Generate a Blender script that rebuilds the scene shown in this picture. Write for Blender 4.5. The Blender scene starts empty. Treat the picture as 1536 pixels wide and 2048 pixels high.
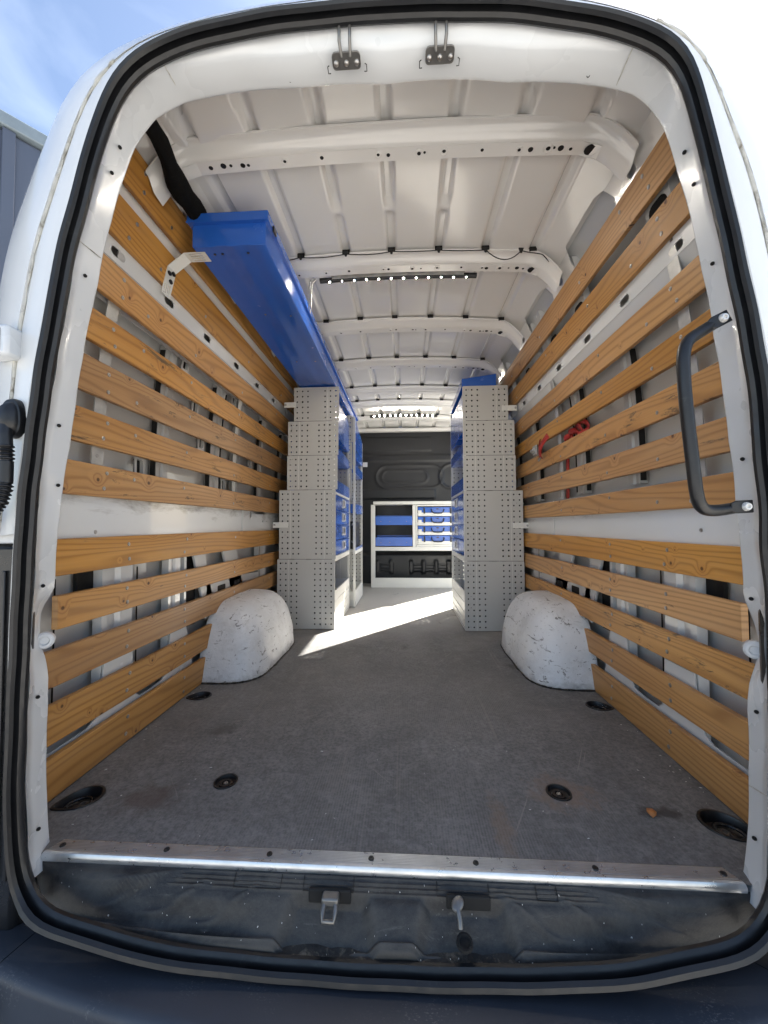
import bpy, bmesh, math, random
from math import sin, cos, pi, sqrt, radians, exp
from mathutils import Vector, Matrix
from mathutils.geometry import delaunay_2d_cdt
random.seed(7)
SC = bpy.context.scene
COL = SC.collection

# ------------------------------------------------------------------ camera
cd = bpy.data.cameras.new('camera'); cam = bpy.data.objects.new('camera', cd); COL.objects.link(cam)
SC.camera = cam
cd.sensor_fit = 'VERTICAL'; cd.sensor_height = 24.0; cd.lens = 24.0*769.0/2048.0
cd.clip_start = 0.02; cd.clip_end = 2000
def cam_matrix(yaw, pitch, roll, loc):
    f = Vector((-sin(yaw)*cos(pitch), cos(yaw)*cos(pitch), sin(pitch)))
    r = Vector((cos(yaw), sin(yaw), 0)); u = r.cross(f)
    r2 = r*cos(roll)+u*sin(roll); u2 = -r*sin(roll)+u*cos(roll)
    return Matrix(((r2.x, u2.x, -f.x, loc[0]), (r2.y, u2.y, -f.y, loc[1]), (r2.z, u2.z, -f.z, loc[2]), (0, 0, 0, 1)))
cam.matrix_world = cam_matrix(0.0544, 0.0345, -0.0038, (0.061, -0.876, 0.76))

# ------------------------------------------------------------------ light
SUN_AZ = math.atan2(0.62, 0.78); SUN_EL = radians(37.0)
w = bpy.data.worlds.new('World'); SC.world = w; w.use_nodes = True
wn = w.node_tree.nodes; wl = w.node_tree.links; wn.clear()
wo = wn.new('ShaderNodeOutputWorld'); bg = wn.new('ShaderNodeBackground'); bg.inputs['Strength'].default_value = 0.05
sk = wn.new('ShaderNodeTexSky'); sk.sky_type = 'NISHITA'; sk.sun_disc = False
sk.sun_elevation = SUN_EL; sk.sun_rotation = SUN_AZ; sk.altitude = 50; sk.air_density = 1.0; sk.dust_density = 2.2; sk.ozone_density = 1.5
# thin wispy cloud over the clear sky
tc = wn.new('ShaderNodeTexCoord'); mp = wn.new('ShaderNodeMapping'); mp.inputs['Scale'].default_value = (1.6, 1.6, 5.0)
nz = wn.new('ShaderNodeTexNoise'); nz.inputs['Scale'].default_value = 1.7; nz.inputs['Detail'].default_value = 7; nz.inputs['Distortion'].default_value = 0.6
rm = wn.new('ShaderNodeValToRGB'); rm.color_ramp.elements[0].position = 0.46; rm.color_ramp.elements[1].position = 0.80
rm.color_ramp.elements[0].color = (0, 0, 0, 1); rm.color_ramp.elements[1].color = (0.22, 0.22, 0.22, 1)
mx = wn.new('ShaderNodeMix'); mx.data_type = 'RGBA'; mx.inputs['B'].default_value = (7.5, 8.2, 9.2, 1)
wl.new(tc.outputs['Generated'], mp.inputs['Vector']); wl.new(mp.outputs[0], nz.inputs['Vector']); wl.new(nz.outputs['Fac'], rm.inputs['Fac'])
wl.new(rm.outputs['Color'], mx.inputs['Factor']); wl.new(sk.outputs[0], mx.inputs['A']); wl.new(mx.outputs['Result'], bg.inputs['Color'])
wl.new(bg.outputs[0], wo.inputs['Surface'])
sd = bpy.data.lights.new('sun', 'SUN'); sd.energy = 5.0; sd.angle = radians(0.55); sd.color = (1.0, 0.955, 0.87)
sun = bpy.data.objects.new('sun', sd); COL.objects.link(sun)
tosun = Vector((sin(SUN_AZ)*cos(SUN_EL), cos(SUN_AZ)*cos(SUN_EL), sin(SUN_EL)))
sun.rotation_euler = tosun.to_track_quat('Z', 'Y').to_euler(); sun.location = tosun*30
SC.view_settings.view_transform = 'Standard'; SC.view_settings.look = 'None'
SC.view_settings.gamma = 1.0; SC.view_settings.use_curve_mapping = False
SC.view_settings.exposure = 2.7
SC.cycles.max_bounces = 16; SC.cycles.diffuse_bounces = 9; SC.cycles.glossy_bounces = 5
SC.cycles.sample_clamp_indirect = 8.0
SC.cycles.use_denoising = True

# ------------------------------------------------------------------ materials
def NT(name):
    m = bpy.data.materials.new(name); m.use_nodes = True
    nt = m.node_tree; b = nt.nodes['Principled BSDF']
    return m, nt, b
def node(nt, typ, **kw):
    n = nt.nodes.new(typ)
    for k, v in kw.items():
        if k.startswith('_'): setattr(n, k[1:], v)
        else: n.inputs[k].default_value = v
    return n
def ramp(nt, src, p0, c0, p1, c1):
    r = nt.nodes.new('ShaderNodeValToRGB'); e = r.color_ramp.elements
    e[0].position = p0; e[0].color = (*c0, 1) if len(c0) == 3 else c0
    e[1].position = p1; e[1].color = (*c1, 1) if len(c1) == 3 else c1
    nt.links.new(src, r.inputs['Fac']); return r.outputs['Color']
def mixc(nt, fac, a, b, mode='MIX'):
    m = nt.nodes.new('ShaderNodeMix'); m.data_type = 'RGBA'; m.blend_type = mode
    for s, v in (('Factor', fac), ('A', a), ('B', b)):
        if hasattr(v, 'links') or hasattr(v, 'is_output'): nt.links.new(v, m.inputs[s])
        else: m.inputs[s].default_value = v if s == 'Factor' else (*v, 1)
    return m.outputs['Result']
def coords(nt, scale=(1, 1, 1), rnd=False, kind='Object'):
    t = nt.nodes.new('ShaderNodeTexCoord'); mp = nt.nodes.new('ShaderNodeMapping'); mp.inputs['Scale'].default_value = scale
    nt.links.new(t.outputs[kind], mp.inputs['Vector'])
    if rnd:
        oi = nt.nodes.new('ShaderNodeObjectInfo'); mu = node(nt, 'ShaderNodeVectorMath', _operation='SCALE'); mu.inputs[0].default_value = (37.0, 53.0, 71.0)
        nt.links.new(oi.outputs['Random'], mu.inputs['Scale']); nt.links.new(mu.outputs[0], mp.inputs['Location'])
    return mp.outputs[0]
def noise(nt, vec, scale, detail=4, rough=0.55, dist=0):
    n = node(nt, 'ShaderNodeTexNoise', Scale=scale, Detail=detail, Roughness=rough, Distortion=dist); nt.links.new(vec, n.inputs['Vector'])
    return n.outputs['Fac']
def math_(nt, op, a, b=None):
    n = nt.nodes.new('ShaderNodeMath'); n.operation = op
    for i, v in ((0, a), (1, b)):
        if v is None: continue
        if hasattr(v, 'is_output'): nt.links.new(v, n.inputs[i])
        else: n.inputs[i].default_value = v
    return n.outputs[0]
def bump(nt, b, h, strength=0.2, dist=0.01):
    n = node(nt, 'ShaderNodeBump', Strength=strength, Distance=dist); nt.links.new(h, n.inputs['Height']); nt.links.new(n.outputs[0], b.inputs['Normal'])
def plain(name, col, rough=0.5, metal=0.0, var=0.12, vscale=6.0, bstr=0.0, bscale=60.0, bdist=0.002, dirt=None, dirt_p=(0.58, 0.72), dscale=5.0, coat=0.0, rvar=0.08, spec=0.5):
    m, nt, b = NT(name); v = coords(nt, kind='Object')
    c = tuple(x*(1-var) for x in col); d = tuple(min(1, x*(1+var*0.5)) for x in col)
    f = noise(nt, v, vscale, 5)
    out = ramp(nt, f, 0.3, c, 0.7, d)
    if dirt is not None:
        g = noise(nt, v, dscale, 9, 0.72, 0.4)
        mask = ramp(nt, g, dirt_p[0], (0, 0, 0), dirt_p[1], (1, 1, 1))
        out = mixc(nt, mask, out, dirt)
    nt.links.new(out, b.inputs['Base Color'])
    r = ramp(nt, noise(nt, v, vscale*2.3, 4), 0.3, (max(0.02, rough-rvar),)*3, 0.7, (min(1, rough+rvar),)*3)
    nt.links.new(r, b.inputs['Roughness'])
    b.inputs['Metallic'].default_value = metal; b.inputs['Coat Weight'].default_value = coat; b.inputs['Specular IOR Level'].default_value = spec
    b.inputs['Coat Roughness'].default_value = 0.06
    if bstr: bump(nt, b, noise(nt, v, bscale, 4), bstr, bdist)
    return m
def step_mat():
    m, nt, b = NT('scuffed_black_plastic'); v = coords(nt)
    base = ramp(nt, noise(nt, v, 9, 4), 0.3, (0.011, 0.0115, 0.013), 0.7, (0.019, 0.020, 0.022))
    film = ramp(nt, noise(nt, coords(nt, (1, 2.2, 1)), 6.5, 10, 0.78, 0.3), 0.40, (0, 0, 0), 0.85, (1, 1, 1))
    base = mixc(nt, math_(nt, 'MULTIPLY', film, 0.9), base, (0.105, 0.100, 0.090))
    sc = ramp(nt, noise(nt, coords(nt, (7, 60, 20)), 1.0, 6, 0.7, 0.6), 0.62, (0, 0, 0), 0.70, (1, 1, 1))
    base = mixc(nt, math_(nt, 'MULTIPLY', sc, 0.5), base, (0.12, 0.116, 0.108))
    sp = ramp(nt, noise(nt, v, 160, 3, 0.7), 0.66, (0, 0, 0), 0.74, (1, 1, 1))
    base = mixc(nt, math_(nt, 'MULTIPLY', sp, 0.3), base, (0.17, 0.16, 0.15))
    g = nt.nodes.new('ShaderNodeNewGeometry')
    cav = ramp(nt, g.outputs['Pointiness'], 0.46, (1, 1, 1), 0.50, (0, 0, 0))
    base = mixc(nt, math_(nt, 'MULTIPLY', cav, 0.25), base, (0.12, 0.11, 0.095))
    nt.links.new(base, b.inputs['Base Color'])
    nt.links.new(ramp(nt, film, 0.2, (0.50,)*3, 0.8, (0.80,)*3), b.inputs['Roughness']); b.inputs['Specular IOR Level'].default_value = 0.35
    bump(nt, b, math_(nt, 'ADD', noise(nt, v, 260, 3), math_(nt, 'MULTIPLY', film, 0.5)), 0.5, 0.0015)
    return m
M = {}
M['white'] = plain('white_body_paint', (0.66, 0.67, 0.665), 0.22, var=0.03, vscale=1.5, coat=0.35, rvar=0.06, dirt=(0.36, 0.34, 0.30), dirt_p=(0.70, 0.80), dscale=22, bstr=0.05, bscale=9, bdist=0.004)
M['roof'] = plain('roof_paint', (0.80, 0.79, 0.765), 0.14, var=0.03, vscale=2, coat=0.4, rvar=0.04, bstr=0.04, bscale=5, bdist=0.004)
M['primer'] = plain('inner_skin_paint', (0.50, 0.50, 0.49), 0.38, var=0.12, vscale=4, dirt=(0.28, 0.27, 0.25), dirt_p=(0.55, 0.8), dscale=3)
M['frame'] = plain('door_frame_paint', (0.60, 0.62, 0.635), 0.28, var=0.02, vscale=1.5, coat=0.3, dirt=(0.26, 0.25, 0.23), dirt_p=(0.74, 0.84), dscale=70, bstr=0.06, bscale=14, bdist=0.004)
def arch_mat():
    m, nt, b = NT('scuffed_arch_paint'); v = coords(nt)
    base = ramp(nt, noise(nt, v, 7, 5), 0.3, (0.60, 0.61, 0.62), 0.7, (0.70, 0.71, 0.72))
    grime = ramp(nt, noise(nt, v, 9, 9, 0.75, 0.4), 0.50, (0,)*3, 0.80, (1,)*3)
    base = mixc(nt, math_(nt, 'MULTIPLY', grime, 0.55), base, (0.33, 0.315, 0.29))
    for sc_, th, am in (((26, 7, 40), 0.605, 0.85), ((60, 14, 22), 0.62, 0.8), ((14, 30, 60), 0.625, 0.75)):
        k = ramp(nt, noise(nt, coords(nt, sc_), 1.0, 7, 0.72, 0.5), th, (0,)*3, th+0.03, (1,)*3)
        base = mixc(nt, math_(nt, 'MULTIPLY', k, am), base, (0.12, 0.115, 0.11))
    sz = nt.nodes.new('ShaderNodeSeparateXYZ'); nt.links.new(coords(nt, kind='Object'), sz.inputs[0])
    low = ramp(nt, math_(nt, 'ADD', sz.outputs['Z'], math_(nt, 'MULTIPLY', noise(nt, v, 30, 6), 0.10)), 0.70, (1,)*3, 0.745, (0,)*3)
    base = mixc(nt, math_(nt, 'MULTIPLY', low, 0.6), base, (0.16, 0.15, 0.135))
    nt.links.new(base, b.inputs['Base Color']); b.inputs['Roughness'].default_value = 0.42
    bump(nt, b, noise(nt, v, 11, 5, 0.6), 0.6, 0.014)
    return m
M['arch'] = arch_mat(); M['arch_plain'] = plain('wheel_arch_paint', (0.70, 0.71, 0.72), 0.40, var=0.07, vscale=9, dirt=(0.26, 0.255, 0.24), dirt_p=(0.56, 0.82), dscale=26, bstr=0.55, bscale=11, bdist=0.014)
M['rubber'] = plain('black_rubber', (0.009, 0.0095, 0.011), 0.40, var=0.3, vscale=20, dirt=(0.07, 0.066, 0.058), dirt_p=(0.62, 0.90), dscale=30, bstr=0.05, bscale=80)
M['black'] = plain('black_plastic', (0.012, 0.012, 0.013), 0.38, var=0.2, vscale=12)
M['step'] = step_mat()
M['lamp_black'] = plain('lamp_housing_plastic', (0.010, 0.011, 0.013), 0.30, var=0.3, vscale=8)
M['alu'] = plain('ribbed_aluminium', (0.60, 0.62, 0.64), 0.33, metal=0.9, var=0.12, vscale=22, bstr=0.08, bscale=120, dirt=(0.22, 0.22, 0.22), dirt_p=(0.62, 0.75), dscale=25)
M['zinc'] = plain('galvanised_steel', (0.47, 0.47, 0.455), 0.42, metal=0.55, var=0.16, vscale=30)
M['steel'] = plain('bare_steel', (0.42, 0.41, 0.40), 0.32, metal=0.9, var=0.2, vscale=20)
M['hook'] = plain('grey_hook_steel', (0.20, 0.195, 0.185), 0.36, metal=0.7, var=0.2, vscale=30)
M['grey'] = plain('grey_powder_coat', (0.50, 0.50, 0.48), 0.42, var=0.03, vscale=5, bstr=0.04, bscale=300, bdist=0.0006)
M['cream'] = plain('white_powder_coat', (0.70, 0.70, 0.665), 0.38, var=0.03, vscale=4)
M['blue'] = plain('blue_powder_coat', (0.020, 0.105, 0.46), 0.20, var=0.06, vscale=4, coat=0.25, dirt=(0.03, 0.10, 0.40), dirt_p=(0.7, 0.8), dscale=20, bstr=0.03, bscale=4, bdist=0.004)
M['dark'] = plain('dark_bulkhead_lining', (0.017, 0.018, 0.021), 0.40, var=0.12, vscale=4)
M['chrome'] = plain('latch_chrome', (0.66, 0.66, 0.65), 0.25, metal=0.35)
M['red'] = plain('red_webbing', (0.36, 0.022, 0.016), 0.55, var=0.2, vscale=40, bstr=0.3, bscale=260)
M['leaf'] = plain('dry_leaf', (0.42, 0.17, 0.05), 0.6, var=0.35, vscale=60)
M['fleck'] = plain('paint_chip', (0.62, 0.61, 0.57), 0.5)
M['gully'] = plain('gully_dirt', (0.025, 0.023, 0.02), 0.8, var=0.5, vscale=30, dirt=(0.14, 0.12, 0.09), dirt_p=(0.52, 0.66), dscale=30, bstr=0.6, bscale=90, bdist=0.006)
M['hole'] = plain('dark_hole', (0.006, 0.006, 0.006), 0.8)
M['fabric'] = plain('black_fabric', (0.006, 0.006, 0.006), 0.95, var=0.3, vscale=60, bstr=0.4, bscale=120, spec=0.1)
M['sealer'] = plain('dirty_seam_sealer', (0.50, 0.49, 0.44), 0.6, var=0.25, vscale=30, dirt=(0.16, 0.14, 0.10), dirt_p=(0.52, 0.66), dscale=22, bstr=0.3, bscale=60)
M['pave'] = plain('concrete_paving', (0.36, 0.347, 0.33), 0.85, var=0.22, vscale=1.2, bstr=0.4, bscale=40, bdist=0.01)
M['cladding'] = plain('grey_metal_cladding', (0.065, 0.08, 0.115), 0.42, metal=0.0, var=0.08, vscale=0.8)
M['coping'] = plain('dark_coping', (0.16, 0.20, 0.23), 0.4, var=0.1)
M['wire'] = plain('cable_sheath', (0.01, 0.01, 0.01), 0.5)

def bumper_mat():
    m, nt, b = NT('bumper_plastic'); v = coords(nt)
    base = ramp(nt, noise(nt, v, 5, 4), 0.3, (0.030, 0.036, 0.048), 0.7, (0.042, 0.050, 0.065))
    patch = ramp(nt, noise(nt, v, 6, 3), 0.52, (0, 0, 0), 0.72, (1, 1, 1))
    sp = noise(nt, coords(nt, (1.0, 2.0, 1.0)), 150, 3, 0.7)
    spk = ramp(nt, sp, 0.56, (0, 0, 0), 0.66, (1, 1, 1))
    f = mixc(nt, 1.0, patch, spk, 'MULTIPLY')
    nt.links.new(mixc(nt, f, base, (0.16, 0.16, 0.16)), b.inputs['Base Color'])
    b.inputs['Roughness'].default_value = 0.48
    bump(nt, b, noise(nt, v, 420, 3), 0.2, 0.001)
    return m
M['bumper'] = bumper_mat()

def belt_mat():
    m, nt, b = NT('smeared_white_paint'); v = coords(nt)
    base = ramp(nt, noise(nt, v, 2, 3), 0.3, (0.64, 0.65, 0.645), 0.7, (0.67, 0.68, 0.675))
    sz = nt.nodes.new('ShaderNodeSeparateXYZ'); nt.links.new(v, sz.inputs[0])
    k = math_(nt, 'ADD', math_(nt, 'MULTIPLY', sz.outputs['Z'], 4.0), math_(nt, 'MULTIPLY', noise(nt, coords(nt, (1, 5, 16)), 1.0, 8, 0.7, 0.5), 1.1))
    sm = ramp(nt, math_(nt, 'MULTIPLY', k, 0.1), 0.645, (0,)*3, 0.672, (1,)*3)
    base = mixc(nt, math_(nt, 'MULTIPLY', sm, 0.75), base, (0.20, 0.175, 0.14))
    nt.links.new(base, b.inputs['Base Color']); b.inputs['Roughness'].default_value = 0.24; b.inputs['Coat Weight'].default_value = 0.3
    return m
M['belt'] = belt_mat()
def wood_mat(name='varnished_pine', th=0.635):
    m, nt, b = NT(name)
    v = coords(nt, (1, 1, 1), rnd=True)
    sep = nt.nodes.new('ShaderNodeSeparateXYZ'); nt.links.new(v, sep.inputs[0])
    comb = nt.nodes.new('ShaderNodeCombineXYZ'); nt.links.new(sep.outputs['Y'], comb.inputs[0]); nt.links.new(sep.outputs['Z'], comb.inputs[1])
    # knots
    vo = node(nt, 'ShaderNodeTexVoronoi', Scale=7.0, Randomness=1.0); vo.voronoi_dimensions = '2D'; nt.links.new(comb.outputs[0], vo.inputs['Vector'])
    sc = nt.nodes.new('ShaderNodeSeparateColor'); nt.links.new(vo.outputs['Color'], sc.inputs[0])
    sel = math_(nt, 'GREATER_THAN', sc.outputs[0], 0.40)
    size = math_(nt, 'MULTIPLY_ADD', sc.outputs[1], 0.045); nt.nodes[-1].inputs[2].default_value = 0.014
    dk = math_(nt, 'DIVIDE', vo.outputs['Distance'], size)
    knot = math_(nt, 'MULTIPLY', ramp(nt, dk, 0.55, (1, 1, 1), 1.0, (0, 0, 0)), sel)
    halo = math_(nt, 'MULTIPLY', math_(nt, 'POWER', 2.718, math_(nt, 'MULTIPLY', math_(nt, 'MULTIPLY', dk, dk), -0.11)), sel)
    # flowing annual rings
    mp = node(nt, 'ShaderNodeMapping'); mp.inputs['Scale'].default_value = (0.8, 7.0, 1.0); nt.links.new(comb.outputs[0], mp.inputs['Vector'])
    n1 = noise(nt, mp.outputs[0], 1.0, 1.5, 0.4, 0.25)
    ph = math_(nt, 'ADD', math_(nt, 'MULTIPLY', n1, 58.0), math_(nt, 'MULTIPLY', sep.outputs['Z'], 240.0))
    ph = math_(nt, 'ADD', ph, math_(nt, 'MULTIPLY', halo, 12.0))
    mp2 = node(nt, 'ShaderNodeMapping'); mp2.inputs['Scale'].default_value = (5, 220.0, 1.0); nt.links.new(comb.outputs[0], mp2.inputs['Vector'])
    fine = noise(nt, mp2.outputs[0], 1.0, 4, 0.6)
    ring = math_(nt, 'MULTIPLY_ADD', math_(nt, 'SINE', ph), 0.5); nt.nodes[-1].inputs[2].default_value = 0.5
    ring = math_(nt, 'POWER', ring, 3.0)
    tone = noise(nt, mp.outputs[0], 0.8, 3)
    light = ramp(nt, tone, 0.3, (0.45, 0.220, 0.062), 0.7, (0.60, 0.325, 0.105))
    col = mixc(nt, math_(nt, 'MULTIPLY', ring, 0.60), light, (0.245, 0.105, 0.028))
    col = mixc(nt, math_(nt, 'MULTIPLY', fine, 0.50), col, (0.27, 0.12, 0.035))
    col = mixc(nt, math_(nt, 'MULTIPLY', halo, 0.30), col, (0.30, 0.12, 0.035))
    col = mixc(nt, math_(nt, 'MULTIPLY', knot, 0.88), col, (0.055, 0.018, 0.006))
    # dark scuffs and pale scratches
    mp3 = node(nt, 'ShaderNodeMapping'); mp3.inputs['Scale'].default_value = (5.0, 26.0, 1.0); nt.links.new(comb.outputs[0], mp3.inputs['Vector'])
    sc1 = ramp(nt, noise(nt, mp3.outputs[0], 1.0, 9, 0.75, 0.5), th, (0, 0, 0), th+0.065, (1, 1, 1))
    col = mixc(nt, math_(nt, 'MULTIPLY', sc1, 0.8), col, (0.045, 0.035, 0.025))
    sc2 = ramp(nt, noise(nt, mp3.outputs[0], 1.7, 7, 0.7, 1.2), 0.73, (0, 0, 0), 0.76, (1, 1, 1))
    col = mixc(nt, math_(nt, 'MULTIPLY', sc2, 0.6), col, (0.66, 0.50, 0.30))
    wz = ramp(nt, noise(nt, mp.outputs[0], 2.2, 7, 0.7), 0.48, (0,)*3, 0.75, (1,)*3)
    col = mixc(nt, math_(nt, 'MULTIPLY', wz, 0.28), col, (0.36, 0.25, 0.15))
    oi = nt.nodes.new('ShaderNodeObjectInfo'); hs = nt.nodes.new('ShaderNodeHueSaturation')
    rs = math_(nt, 'FRACT', math_(nt, 'MULTIPLY', oi.outputs['Random'], 7.31)); sa = math_(nt, 'MULTIPLY_ADD', rs, 0.20); nt.nodes[-1].inputs[2].default_value = 0.90; nt.links.new(sa, hs.inputs['Saturation'])
    val = math_(nt, 'MULTIPLY_ADD', oi.outputs['Random'], 0.36); nt.nodes[-1].inputs[2].default_value = 0.86
    nt.links.new(val, hs.inputs['Value']); nt.links.new(col, hs.inputs['Color'])
    nt.links.new(hs.outputs[0], b.inputs['Base Color'])
    b.inputs['Roughness'].default_value = 0.42; b.inputs['Specular IOR Level'].default_value = 0.35
    h = math_(nt, 'SUBTRACT', math_(nt, 'ADD', math_(nt, 'MULTIPLY', fine, 0.5), math_(nt, 'MULTIPLY', ring, 0.3)), math_(nt, 'MULTIPLY', sc1, 1.0))
    bump(nt, b, h, 0.25, 0.002)
    return m
M['wood'] = wood_mat(); M['wood_scuffed'] = wood_mat('scuffed_pine', 0.57)

def floor_mat():
    m, nt, b = NT('anti_slip_floor'); v = coords(nt)
    f1 = noise(nt, v, 2.2, 8, 0.65, 0.3)
    base = ramp(nt, f1, 0.32, (0.122, 0.121, 0.121), 0.68, (0.225, 0.223, 0.221))
    gr = noise(nt, v, 95, 5, 0.75)
    base = mixc(nt, ramp(nt, gr, 0.38, (0.75,)*3, 0.62, (0,)*3), base, (0.075, 0.075, 0.075))
    gr2 = noise(nt, v, 22, 8, 0.8)
    base = mixc(nt, ramp(nt, gr2, 0.50, (0,)*3, 0.74, (0.6,)*3), base, (0.29, 0.285, 0.28))
    # fine woven ribs
    wv = node(nt, 'ShaderNodeTexWave', Scale=42.0, Distortion=0.0); wv.bands_direction = 'X'; nt.links.new(v, wv.inputs['Vector'])
    wv2 = node(nt, 'ShaderNodeTexWave', Scale=60.0, Distortion=0.0); wv2.bands_direction = 'Y'; nt.links.new(v, wv2.inputs['Vector'])
    weave = math_(nt, 'MULTIPLY', wv.outputs['Fac'], math_(nt, 'MULTIPLY_ADD', wv2.outputs['Fac'], 0.5)); nt.nodes[-1].inputs[2].default_value = 0.0; nt.nodes[-2].inputs[2].default_value = 0.5
    wear = ramp(nt, noise(nt, v, 1.6, 4), 0.42, (0, 0, 0), 0.62, (1, 1, 1))
    base = mixc(nt, math_(nt, 'MULTIPLY', math_(nt, 'MULTIPLY', weave, wear), 0.75), base, (0.22, 0.215, 0.21))
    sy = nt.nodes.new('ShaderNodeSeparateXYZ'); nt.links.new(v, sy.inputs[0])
    door_light = math_(nt, 'ADD', sy.outputs['Y'], math_(nt, 'MULTIPLY', noise(nt, v, 3.0, 6), 0.9))
    base = mixc(nt, math_(nt, 'MULTIPLY', ramp(nt, math_(nt, 'MULTIPLY', door_light, 0.2), 0.40, (0, 0, 0), 0.60, (1, 1, 1)), 0.9), base, (0.46, 0.445, 0.41))  # daylight from the side door put into the floor colour, paler towards the front
    # grease stains, dry dust and drag marks
    st = ramp(nt, noise(nt, v, 4.2, 8, 0.7, 0.8), 0.60, (0, 0, 0), 0.74, (1, 1, 1))
    base = mixc(nt, math_(nt, 'MULTIPLY', st, 0.55), base, (0.045, 0.042, 0.040))
    dust = ramp(nt, noise(nt, v, 3.1, 9, 0.75, 0.2), 0.58, (0, 0, 0), 0.82, (1, 1, 1))
    base = mixc(nt, math_(nt, 'MULTIPLY', dust, 0.5), base, (0.26, 0.235, 0.21))
    dr = ramp(nt, noise(nt, coords(nt, (55, 1.1, 1)), 1.0, 5, 0.6, 0.2), 0.62, (0, 0, 0), 0.74, (1, 1, 1))
    base = mixc(nt, math_(nt, 'MULTIPLY', dr, 0.42), base, (0.26, 0.24, 0.22))
    sp = ramp(nt, noise(nt, v, 70, 4, 0.7), 0.68, (0, 0, 0), 0.74, (1, 1, 1))
    base = mixc(nt, math_(nt, 'MULTIPLY', sp, 0.45), base, (0.27, 0.25, 0.23))
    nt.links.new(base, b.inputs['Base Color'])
    for rot, scl, th in ((0.5, (90, 2.2, 1), 0.67), (-0.7, (110, 3.0, 1), 0.68), (1.35, (120, 2.0, 1), 0.68)):
        mpr = node(nt, 'ShaderNodeMapping'); mpr.inputs['Rotation'].default_value = (0, 0, rot); nt.links.new(coords(nt), mpr.inputs['Vector'])
        mps = node(nt, 'ShaderNodeMapping'); mps.inputs['Scale'].default_value = scl; nt.links.new(mpr.outputs[0], mps.inputs['Vector'])
        scr = ramp(nt, noise(nt, mps.outputs[0], 1.0, 6, 0.62, 0.3), th, (0, 0, 0), th+0.035, (1, 1, 1))
        base = mixc(nt, math_(nt, 'MULTIPLY', scr, 0.38), base, (0.34, 0.32, 0.29))
    # blotches round known places: brown stain, rusty halo
    def blob(cx, cy, rx, ry, col, amt, src):
        mpn = node(nt, 'ShaderNodeMapping'); mpn.inputs['Location'].default_value = (-cx/rx, -cy/ry, 0); mpn.inputs['Scale'].default_value = (1/rx, 1/ry, 0)
        nt.links.new(coords(nt), mpn.inputs['Vector'])
        ln = node(nt, 'ShaderNodeVectorMath', _operation='LENGTH'); nt.links.new(mpn.outputs[0], ln.inputs[0])
        k = math_(nt, 'ADD', ln.outputs['Value'], math_(nt, 'MULTIPLY', math_(nt, 'SUBTRACT', noise(nt, v, 26, 6, 0.7), 0.5), 2.6))
        return mixc(nt, math_(nt, 'MULTIPLY', ramp(nt, k, 0.35, (1, 1, 1), 1.1, (0, 0, 0)), amt), src, col)
    base = blob(-0.66, 0.19, 0.10, 0.075, (0.075, 0.050, 0.040), 0.55, base)
    base = blob(-0.62, 0.55, 0.07, 0.05, (0.060, 0.058, 0.055), 0.6, base)
    base = blob(0.50, 0.27, 0.11, 0.08, (0.22, 0.155, 0.115), 0.6, base)
    base = blob(0.74, 0.20, 0.075, 0.025, (0.040, 0.036, 0.033), 0.8, base)
    base = blob(0.30, 0.14, 0.03, 0.13, (0.22, 0.15, 0.10), 0.4, base)
    base = blob(0.64, 1.25, 0.06, 0.05, (0.05, 0.045, 0.042), 0.6, base)
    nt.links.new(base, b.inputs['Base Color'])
    b.inputs['Roughness'].default_value = 0.58; b.inputs['Specular IOR Level'].default_value = 0.3
    bump(nt, b, math_(nt, 'ADD', math_(nt, 'MULTIPLY', weave, 0.5), noise(nt, v, 160, 3)), 0.35, 0.0012)
    return m
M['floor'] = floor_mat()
def led_mat(st):
    m, nt, b = NT('lit_led')
    b.inputs['Emission Color'].default_value = (1.0, 0.91, 0.78, 1); b.inputs['Emission Strength'].default_value = st
    b.inputs['Base Color'].default_value = (0.8, 0.75, 0.6, 1)
    return m
M['led'] = led_mat(1900.0); M['led_far'] = led_mat(60.0)

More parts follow.
